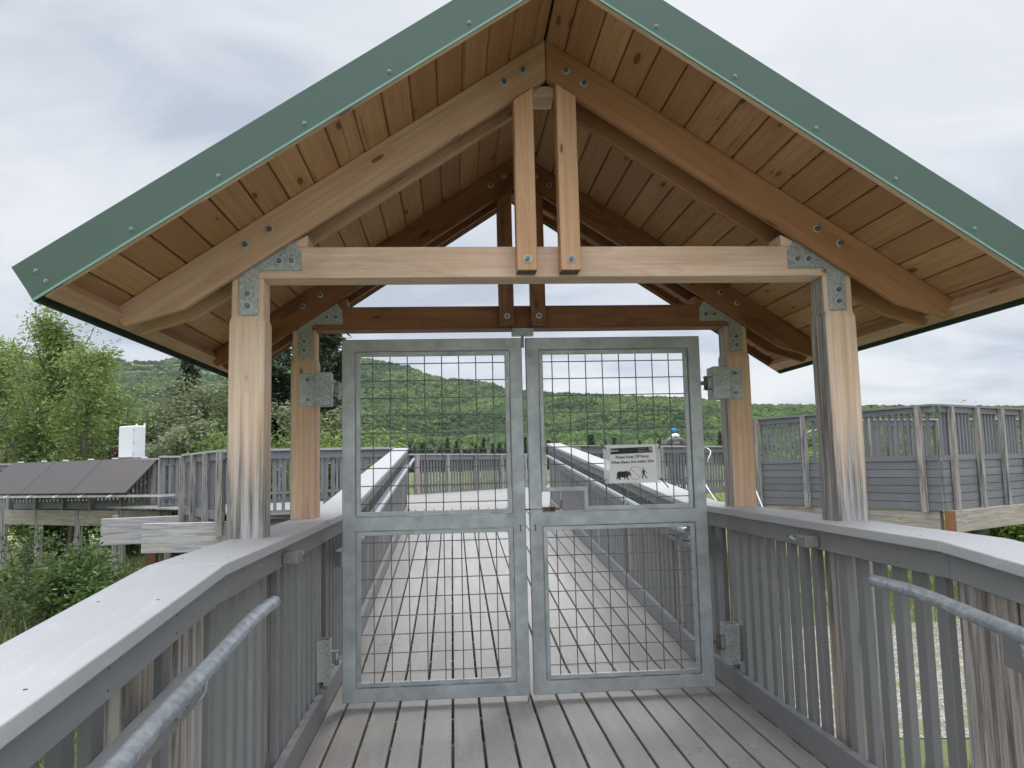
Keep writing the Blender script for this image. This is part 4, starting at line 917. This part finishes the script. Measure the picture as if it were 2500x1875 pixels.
MBb = MB(); MBb.hexa([(8.05, 9.9, .022), (8.19, 9.82, .022), (8.24, 9.9, .022), (8.1, 9.98, .022)], [(8.05, 9.9, .393), (8.19, 9.82, .393), (8.24, 9.9, .393), (8.1, 9.98, .393)])
tag(MBb.build('corner_block', W_REAR, axis=(0, 0, 1)), 'brown end grain block where the two pale beams meet', 'block')
for k, (x, y) in enumerate(((9.3, 10.9), (12.0, 12.6))):
    tag(MB().tube([(x, y, GZ - .2), (x, y, .0)], .14, 20).disc((x, y, -.04), (0, 0, 1), .2, .055, 20).build('support_pile', M_CONC), ['dark round pile under the beam near the right edge', 'dark round pile farther right under the raised platform'][k], 'pile')
# glulams poking out left
bt('glulam_beam', (-5.60, 10.36), (-4.2, 10.25), .05, .535, .13, W_BEAM, 'nearer silvery glulam beam end poking out left of the front shelter post', 'beam')
bt('glulam_beam', (-7.1, 12.3), (-5.55, 12.85), .03, .53, .13, W_BEAM, 'farther silvery glulam beam end behind the nearer one', 'beam')
bt('platform_beam', (-13.4, 18.78), (-6.15, 14.42), .18, .54, .1, W_GLU, 'long pale edge beam below the balustrade with the solar panels', 'beam')
bt('platform_beam', (-4.3, 10.25), (-1.5, 10.92), .0, .54, .1, W_GREY, 'grey edge beam below the balustrade between the left shelter posts', 'beam')
bt('platform_beam', (-5.6, 12.8), (-4.15, 10.25), .0, .54, .1, W_GREY, 'grey edge beam below the short angled balustrade', 'beam')
desc = ['under the far left solar panel', 'between the first two solar panels', 'under the middle solar panel', 'under the right solar panel', 'behind the farther glulam end', 'just left of the nearer glulam end', 'hidden in the bush below the panels', 'behind the shelter post foot']
for k, (x, y, w) in enumerate(((-11.8, 17.8, .14), (-10.6, 17.1, .14), (-9.3, 16.3, .13), (-8.0, 15.5, .14), (-6.6, 14.5, .15), (-5.35, 12.6, .15), (-7.2, 13.2, .1), (-4.35, 10.5, .15))):
    tag(MB().box((x - w / 2, y - w / 2, GZ - .1), (x + w / 2, y + w / 2, .55)).build('timber_pile', W_GREY, axis=(0, 0, 1), bevel=.005), 'weathered square timber pile ' + desc[k], 'pile')
tag(MB().box((-6.15, 12.0, GZ), (-5.98, 12.15, .02)).build('rusty_pile', W_RED, axis=(0, 0, 1)), 'rust-brown pile below the farther glulam end', 'pile')
# metal stair handrails on the right
def pipe(pts, label, r=.022, name='stair_handrail'):
    return tag(MB().tube(pts, r, 10).build(name, G_PIPE), label, 'handrail')
pipe([(7.1, 14.9, 1.55), (7.8, 14.3, 1.98), (8.0, 14.1, 2.02), (8.6, 13.6, 2.02), (8.62, 13.58, 1.5)], 'pale pipe handrail rising behind the raised fence balusters')
def wpt(u, v, d):
    dr = cf + cr * ((u - 1250) / 1936.06) - cu * ((v - 937.5) / 1936.06); return (CX + dr.x * d, CY + dr.y * d, CZ + dr.z * d)
pipe([wpt(1716, 1093, 18.5), wpt(1728, 1095, 18.3), wpt(1735, 1102, 18.2), wpt(1734, 1110, 18), wpt(1726, 1128, 17.8)], 'bent pale pipe end showing between the gate and the rear right shelter post', .015)
pipe([wpt(1715, 1170, 15.5), wpt(1727, 1192, 15.2), wpt(1762, 1245, 14.4)], 'sloping pale pipe low between the gate and the rear right shelter post', .019)
pipe([wpt(1838, 1180, 13.2), wpt(1848, 1205, 13.0), wpt(1864, 1245, 12.4)], 'short sloping pale pipe beside the rear right shelter post', .016)

# ================================================================== SOLAR PANELS, CABINET
top = [(-7.04, 15.08, 1.69), (-8.62, 15.95, 1.69), (-10.1, 16.8, 1.685), (-11.55, 17.6, 1.68)]
bot = [(-7.39, 14.16, .944), (-8.93, 15.02, .944), (-10.45, 15.9, .944), (-11.95, 16.7, .944)]
for k, wh in enumerate(('right of three, its slanted edge free', 'middle of three', 'left of three, cut by the photo edge')):
    a, b, c_, d_ = Vector(bot[k + 1]), Vector(bot[k]), Vector(top[k]), Vector(top[k + 1]); u = (b - a).normalized() * .008; a = a + u; d_ = d_ + u; b = b - u; c_ = c_ - u
    nrm = (b - a).cross(d_ - a).normalized()
    if nrm.z < 0: nrm = -nrm
    t = thing('solar_panel', (a + b) / 2, 'dark brown tilted solar panel, ' + wh, 'solar panel', 'solar panels hung outside the balustrade')
    MB().hexa([a, b, c_, d_], [a + nrm * .035, b + nrm * .035, c_ + nrm * .035, d_ + nrm * .035]).build('glass', M_SOLAR, t, axis=(b - a), bevel=.003)
    for f in (.22, .75):
        p0 = interp(a, b, f); MB().bar(p0 + Vector((0, 0, -.03)), p0 + Vector((-.05, -.1, -.06)), .03, .03).build('clip', G_WHITE, t)
        p1 = interp(d_, c_, f); MB().bar(p1 + nrm * .03 + Vector((-.07, .03, .02)), p1 + nrm * .03 + Vector((.07, -.03, .02)), .035, .03).build('clip', G_WHITE, t)
        MB().bar(p0 + Vector((0, .02, -.01)), p1 - nrm * .03, .03, .03).build('rail', G_WASH, t)
tag(MB().bar((-12.0, 16.78, .90), (-6.5, 13.75, .90), .04, .05).bar((-6.5, 13.75, .90), (-6.25, 14.4, .90), .04, .05).build('mounting_rail', G_WASH, axis=(1, -.55, 0)), 'thin metal rail under the lower edge of the solar panels', 'rail')
t = thing('cabinet', (-7.95, 16.15, 1.72), 'white metal equipment cabinet standing behind the solar panels', 'cabinet')
A = Vector((-8.33, 16.08, 0)); B = Vector((-7.90, 15.81, 0)); n_ = Vector((.53, .85, 0)).normalized()
q = lambda p_, h, o=0: tuple(p_ + n_ * o + Vector((0, 0, h)))
MB().hexa([q(A, 1.74), q(B, 1.74), q(B, 1.74, .32), q(A, 1.74, .32)], [q(A, 2.50), q(B, 2.50), q(B, 2.50, .32), q(A, 2.50, .32)]).build('body', G_WHITE, t, bevel=.012)
e = (A - B).normalized(); A2 = A - e * .012; B2 = B + e * .012
MB().hexa([q(A2, 1.76, -.03), q(B2, 1.76, -.03), q(B2, 1.76, -.002), q(A2, 1.76, -.002)], [q(A2, 2.485, -.03), q(B2, 2.485, -.03), q(B2, 2.485, -.002), q(A2, 2.485, -.002)]).build('door', G_WHITE, t, bevel=.008)
for hz_ in (1.84, 2.1, 2.4): MB().tube([q(B - e * .02, hz_ - .03, .0), q(B - e * .035, hz_ - .03, -.02), q(B - e * .035, hz_ + .03, -.02), q(B - e * .02, hz_ + .03, .0)], .008, 6).build('latch', G_WASH, t)
for f in (.25, .8): MB().tube([q(interp(A, B, f), .6, .36), q(interp(A, B, f), 2.57, .36)], .022, 10).build('support_pole', G_WASH, t)

# ================================================================== PERSON
def skin(name, pts, edges, rad, mat, parent, sub=2):
    me = bpy.data.meshes.new(name); me.from_pydata([Vector(p_) for p_ in pts], edges, []); o = bpy.data.objects.new('tmp', me); COL.objects.link(o)
    md = o.modifiers.new('s', 'SKIN'); sv = me.skin_vertices[0].data
    for k, r_ in enumerate(rad): sv[k].radius = r_ if isinstance(r_, tuple) else (r_, r_); sv[k].use_root = (k == 0)
    ms = o.modifiers.new('u', 'SUBSURF'); ms.levels = sub; ms.render_levels = sub
    bpy.context.view_layer.update(); dg = bpy.context.evaluated_depsgraph_get(); m2 = bpy.data.meshes.new_from_object(o.evaluated_get(dg)); bpy.data.objects.remove(o)
    m2.materials.clear(); m2.materials.append(mat); m2.polygons.foreach_set('use_smooth', [True] * len(m2.polygons))
    o = bpy.data.objects.new(name, m2); link(o, parent, WM[parent.name].copy()); return o
PX, PY = 5.22, 16.35
pp = thing('person', (PX, PY, PZ), 'person seen from behind in blue cap, white neck flap and olive jacket at the fence', 'person')
J = [(0, 0, .86), (0, .03, 1.05), (0, .08, 1.22), (0, .14, 1.31), (0, .20, 1.36), (0, .23, 1.43), (0, .25, 1.50),
     (-.17, .12, 1.25), (-.25, .20, 1.02), (-.17, .38, .98), (-.15, .44, .97), (.17, .12, 1.25), (.25, .20, 1.02), (.17, .38, .98), (.15, .44, .97),
     (-.09, 0, .82), (-.10, .03, .46), (-.11, 0, .09), (-.11, .13, .04), (.09, 0, .82), (.10, .03, .46), (.11, 0, .09), (.11, .13, .04)]
E_ = [(0, 1), (1, 2), (2, 3), (3, 4), (4, 5), (5, 6), (3, 7), (7, 8), (8, 9), (9, 10), (3, 11), (11, 12), (12, 13), (13, 14), (0, 15), (15, 16), (16, 17), (17, 18), (0, 19), (19, 20), (20, 21), (21, 22)]
Rr_ = [(.10, .06), (.085, .05), (.085, .05), (.07, .05), .045, (.075, .085), (.06, .07), .06, .045, .035, .03, .06, .045, .035, .03, .085, .06, .042, .04, .085, .06, .042, .04]
skin('body', J, E_, Rr_, M_SKIN, pp)
jk = [0, 1, 2, 3, 7, 8, 9, 11, 12, 13]; ix = {v: i for i, v in enumerate(jk)}
grow = lambda r_, a: (r_[0] + a, r_[1] + a) if isinstance(r_, tuple) else r_ + a
skin('jacket', [J[i] for i in jk], [(ix[a], ix[b]) for a, b in E_ if a in ix and b in ix], [grow(Rr_[i], .05) for i in jk], M_JACKET, pp)
jk2 = [0, 15, 16, 17, 19, 20, 21]; ix2 = {v: i for i, v in enumerate(jk2)}
skin('trousers', [J[i] for i in jk2], [(ix2[a], ix2[b]) for a, b in E_ if a in ix2 and b in ix2], [grow(Rr_[i], .045) for i in jk2], M_PANTS, pp)
for s in (-1, 1): skin('boot', [(s * .11, -.03, .05), (s * .11, .06, .05), (s * .11, .15, .035)], [(0, 1), (1, 2)], [.06, .055, .045], M_BOOT, pp)
skin('hair', [(0, .19, 1.40), (0, .20, 1.45)], [(0, 1)], [.075, .085], M_HAIR, pp)
skin('cap', [(0, .20, 1.42), (0, .22, 1.50), (0, .24, 1.56)], [(0, 1), (1, 2)], [.095, .10, .06], M_BLUE, pp)
skin('neck_flap', [(-.11, .10, 1.335), (0, .09, 1.375), (.11, .10, 1.335)], [(0, 1), (1, 2)], [(.05, .05), (.07, .06), (.05, .05)], M_WHITE, pp)

# ================================================================== TREES, BUSHES
def leaves(C, n, sig, size, rg, flat=0.4):
    idx = rg.integers(0, len(C), n); P = C[idx] + rg.normal(0, 1, (n, 3)) * sig * np.array([1, 1, .75])
    a = rg.normal(0, 1, (n, 3)); a[:, 2] *= .5; a /= np.linalg.norm(a, axis=1)[:, None]; b = rg.normal(0, 1, (n, 3)); b -= a * (a * b).sum(1)[:, None]; b /= np.linalg.norm(b, axis=1)[:, None]
    s = size * rg.uniform(.6, 1.4, n)[:, None]
    V = np.stack([P - a * s, P - b * s * .42, P + a * s, P + b * s * .42], 1).reshape(-1, 3); F = np.arange(4 * n).reshape(-1, 4); return V, F
def limb(rg, p, d, ln, r, k=5, up=.15, wob=.25):
    pts = [Vector(p)]; d = Vector(d).normalized()
    for i in range(k): d = (d + Vector(rg.normal(0, wob, 3)) * .5 + Vector((0, 0, up))).normalized(); pts.append(pts[-1] + d * ln / k)
    return pts, [r * (1 - .8 * i / k) for i in range(k + 1)]
def tree(name, label, cat, base, H, W, seed, nl, leafn, lsize, mat, sig=.28, stems=1, low=.2, group=None, rtr=.09, up=.12, barkvis=True, sub=4):
    rg = np.random.default_rng(seed); t = thing(name, base, label, cat, group); mb = MB(); C = []
    B = Vector(base)
    for st in range(stems):
        lean = Vector((rg.normal(0, .22), rg.normal(0, .22), 1)) if stems > 1 else Vector((rg.normal(0, .06), rg.normal(0, .06), 1))
        hh = H * rg.uniform(.75, 1.0) if stems > 1 else H
        pts, rs = limb(rg, B + Vector((rg.normal(0, .12), rg.normal(0, .12), 0)) * (stems > 1), lean, hh * .95, rtr, 8, .12, .16); mb.tube(pts, rs, 7, False)
        for j in range(nl // stems):
            f = low + (1 - low) * ((j + rg.random()) / (nl // stems)); q = f * (len(pts) - 1); i0 = min(int(q), len(pts) - 2); p0 = pts[i0].lerp(pts[i0 + 1], q - i0)
            a = rg.random() * 6.283; prof = math.sin(math.pi * min(.98, max(.12, (f - low * .6) / (1 - low * .6) * .85 + .12))) ** .7
            ln = W * .5 * prof * rg.uniform(.6, 1.15); d = Vector((math.cos(a), math.sin(a), .35 + .5 * f))
            lp, lr = limb(rg, p0, d, ln, rtr * .42 * (1.1 - f * .6), 5, up, .3); mb.tube(lp, lr, 5, False)
            for i in range(1, len(lp)): C.append(lp[i])
            for m_ in range(sub):
                b0 = lp[rg.integers(1, len(lp))]; dd = Vector(rg.normal(0, 1, 3)); dd.z = abs(dd.z) * .6; sp, sr = limb(rg, b0, dd, ln * .42, rtr * .12, 3, up, .35); mb.tube(sp, sr, 4, False)
                C += sp[1:]
    mb.build('trunk', M_BARK, t, axis=(0, 0, 1), origin=base)
    C = np.array([tuple(c_ - B) for c_ in C]); wts = rg.random(len(C)); C = C[wts > .25]
    V, F = leaves(C, leafn, sig, lsize, rg); V[:, 2] = np.maximum(V[:, 2], .05); npmesh('crown', V, F, mat, t, WM[t.name].copy()); return t
def spruce(name, label, base, H, W, seed, leafn, lsize, group=None, low=.08):
    rg = np.random.default_rng(seed); t = thing(name, base, label, 'spruce tree', group); B = Vector(base); mb = MB()
    mb.tube([B, B + Vector((0, 0, H * .5)), B + Vector((.05, 0, H))], [H * .018, H * .011, .01], 7, False); P = []; nb = int(H * 13)
    for j in range(nb):
        f = low + (1 - low) * (j + rg.random()) / nb; a = rg.random() * 6.283; ln = W * .5 * (1 - f) ** .8 * rg.uniform(.65, 1.15) + .1; p0 = B + Vector((0, 0, H * f))
        tip = p0 + Vector((math.cos(a) * ln, math.sin(a) * ln, -ln * .22)); mid = p0.lerp(tip, .5) + Vector((0, 0, -ln * .09)); mb.tube([p0, mid, tip], [.022, .015, .005], 4, False)
        k = max(3, int(ln * 9)); 
        for i in range(k): P.append(tuple(p0.lerp(tip, (i + .5) / k) - B))
    mb.build('trunk', M_BARK, t, axis=(0, 0, 1), origin=base); C = np.array(P); rg2 = rg
    n = leafn; idx = rg2.integers(0, len(C), n); c_ = C[idx]; out = c_ * np.array([1, 1, 0]); ln_ = np.linalg.norm(out, axis=1)[:, None] + 1e-3; out = out / ln_
    P_ = c_ + rg2.normal(0, 1, (n, 3)) * np.array([.10, .10, .07]) * (H / 8); a = out + rg2.normal(0, .55, (n, 3)) + np.array([0, 0, -.35]); a /= np.linalg.norm(a, axis=1)[:, None]
    b = rg2.normal(0, 1, (n, 3)); b -= a * (a * b).sum(1)[:, None]; b /= np.linalg.norm(b, axis=1)[:, None]; s = lsize * rg2.uniform(.6, 1.3, n)[:, None]
    V = np.stack([P_ - a * s, P_ - b * s * .22, P_ + a * s, P_ + b * s * .22], 1).reshape(-1, 3); F = np.arange(4 * n).reshape(-1, 4); npmesh('crown', V, F, F_SPRUCE, t, WM[t.name].copy()); return t
def at(u, d): # ground point seen at column u, depth d
    dr = cf + cr * ((u - 1250) / 1936.06) - cu * ((1150 - 937.5) / 1936.06); return (CX + dr.x * d, CY + dr.y * d, GZ)
tree('birch_tree', 'tall airy birch with open crown at the far left edge', 'tree', at(75, 25), 7.6, 5.2, 11, 32, 11500, .060, F_BIRCH, .18, low=.3, rtr=.13, up=.22, sub=5)
tree('birch_tree', 'slender birch leaning behind the tall airy one at the far left', 'tree', at(-30, 29), 7.2, 5.5, 12, 26, 13000, .07, F_BIRCH, .24, low=.2, rtr=.1, up=.2)
tree('birch_tree', 'open birch rising beside the roof corner', 'tree', at(170, 24), 6.6, 3.8, 13, 24, 7000, .06, F_BIRCH, .18, low=.25, rtr=.09, up=.25, sub=5)
tree('alder_tree', 'round grey-green alder behind the solar panels', 'tree', at(225, 31), 6.2, 5.6, 14, 36, 36000, .075, F_ALDER, .28, stems=3, low=.1, rtr=.08)
tree('alder_tree', 'low alder filling the space left of the white cabinet', 'tree', at(150, 26), 4.4, 4.4, 24, 30, 24000, .07, F_ALDER, .26, stems=3, low=.05, rtr=.06)
tree('alder_tree', 'bushy alder directly behind the white cabinet', 'tree', at(330, 27), 4.9, 4.0, 15, 30, 26000, .07, F_ALDER, .25, stems=3, low=.05, rtr=.07)
tree('willow_tree', 'silvery green willow with bare grey limbs left of the front shelter post', 'tree', at(470, 27), 6.0, 4.6, 16, 38, 30000, .068, F_WILLOW, .22, stems=3, low=.12, rtr=.09, sub=5)
tree('willow_tree', 'silvery willow low beside the cabinet, right of it', 'tree', at(425, 23), 4.3, 3.0, 17, 28, 18000, .062, F_WILLOW, .2, stems=3, low=.05, rtr=.06)
spruce('spruce_tree', 'dark spruce showing behind the roof eave at left', at(455, 34), 7.7, 4.6, 18, 26000, .16)
spruce('spruce_tree', 'dark spruce between the two left shelter posts', at(655, 32), 10.5, 6.0, 19, 40000, .17)
spruce('spruce_tree', 'tall dark spruce beside the left edge of the gate', at(790, 31), 9.6, 5.0, 20, 36000, .17)
tree('shrub', 'bright green shrub just left of the front left shelter post', 'shrub', at(545, 22), 3.7, 2.6, 21, 20, 10000, .07, F_BUSH, .26, stems=4, low=.05, rtr=.04)
tree('shrub', 'bright green shrub between the left shelter posts', 'shrub', at(640, 23), 3.9, 3.4, 22, 20, 13000, .075, F_SHRUB, .3, stems=4, low=.05, rtr=.04)
tree('shrub', 'yellow-green shrub spreading right behind the left gate leaf', 'shrub', at(865, 24), 3.6, 3.6, 23, 22, 13000, .08, F_SHRUB, .3, stems=4, low=.05, rtr=.04)
tree('willow_tree', 'pale willow growing at the foot of the tall dark spruce', 'tree', at(775, 27), 4.9, 3.4, 25, 22, 11000, .08, F_WILLOW, .3, stems=3, low=.05, rtr=.06)
# near bushes below left of the ramp
for k, (u, d, H_, W_, n_, sd, lb) in enumerate(((185, 12.0, 1.5, 1.8, 8000, 31, 'leafy bush in front of the platform piles, under the solar panels'), (300, 10.6, 1.2, 1.5, 7000, 32, 'leafy bush below the farther glulam end'), (40, 12.6, 1.25, 1.4, 1700, 33, 'bush at the left edge below the solar panels'), (215, 9.6, .7, 1.3, 4200, 34, 'low bush just above the white cap board at left'), (420, 11.0, .9, 1.2, 3000, 35, 'small bush under the nearer glulam end'), (75, 13.5, 2.0, .9, 1300, 36, 'thin sapling in front of the pale edge beam'), (20, 11.4, 1.0, 1.6, 500, 37, 'sparse twiggy bush above the tall grass'))):
    tree('bush', lb, 'bush', at(u, d), H_, W_, sd, 34, n_, .040, F_NEAR, .10, stems=6, low=.08, rtr=.022, group=None, up=.10, sub=7)
# shrubs near the right platform and behind
for k, (u, d, H_, W_, lb) in enumerate(((2180, 27, 3.0, 5, 'shrub beyond the raised platform, seen between its balusters'), (2400, 30, 3.2, 6, 'shrub beyond the right side of the raised platform'), (2430, 22, .9, 3.0, 'low green plants under the raised platform at right'))):
    tree('shrub', lb, 'shrub', at(u, d), H_, W_, 50 + k, 20, 8000, .08, F_SHRUB, .3, stems=4, low=.05, rtr=.04)
# spruces standing at the foot of the hill: one built, the rest copies
sp0 = None; cols = [952, 966, 985, 1002, 1013, 1030, 1043, 1051, 1066, 1072, 1090, 1109, 1121, 1139, 1146, 1163, 1171, 1190, 1205, 1222, 1236, 1251, 1268, 1345, 1372, 1398, 1425, 1448, 1469, 1503, 1540, 1588, 1611, 1660, 1702, 1745, 1762]
rg = np.random.default_rng(5)
cols += [int(q) for q in rg.uniform(945, 1285, 40)] + [int(q) for q in rg.uniform(1335, 1790, 26)]
LBL = 'small dark spruce in the row at the foot of the forested hill'
for k, u in enumerate(cols):
    d = rg.uniform(290, 330); b = at(u, d); sc_ = rg.uniform(.7, 1.35)
    if sp0 is None:
        sp0 = spruce('far_spruce', LBL, b, 9.5, 3.6, 77, 3000, .55, 'spruces at the foot of the hill', .03); kids = list(sp0.children); sp0.location = b; sp0.scale = (sc_,) * 3
    else:
        c_ = sp0.copy(); COL.objects.link(c_); c_.location = b; c_.scale = (sc_, sc_, sc_ * rg.uniform(.85, 1.15)); c_.rotation_euler = (0, 0, rg.random() * 6)
        for kd in kids: k2 = kd.copy(); COL.objects.link(k2); k2.parent = c_

# ================================================================== HAZE
hm = bpy.data.materials.new('haze_air'); hm.use_nodes = True; ht = hm.node_tree; ht.nodes.clear()
pv = ht.nodes.new('ShaderNodeVolumePrincipled'); pv.inputs['Color'].default_value = (0.82, 0.9, 1.0, 1); pv.inputs['Density'].default_value = 0.00004
hmo = ht.nodes.new('ShaderNodeOutputMaterial'); L(ht, pv.outputs[0], hmo.inputs['Volume'])
o = MB().box((-3100, -1600, GZ - 60), (3100, 3100, 420)).build('haze', hm); tag(o, kind='stuff')
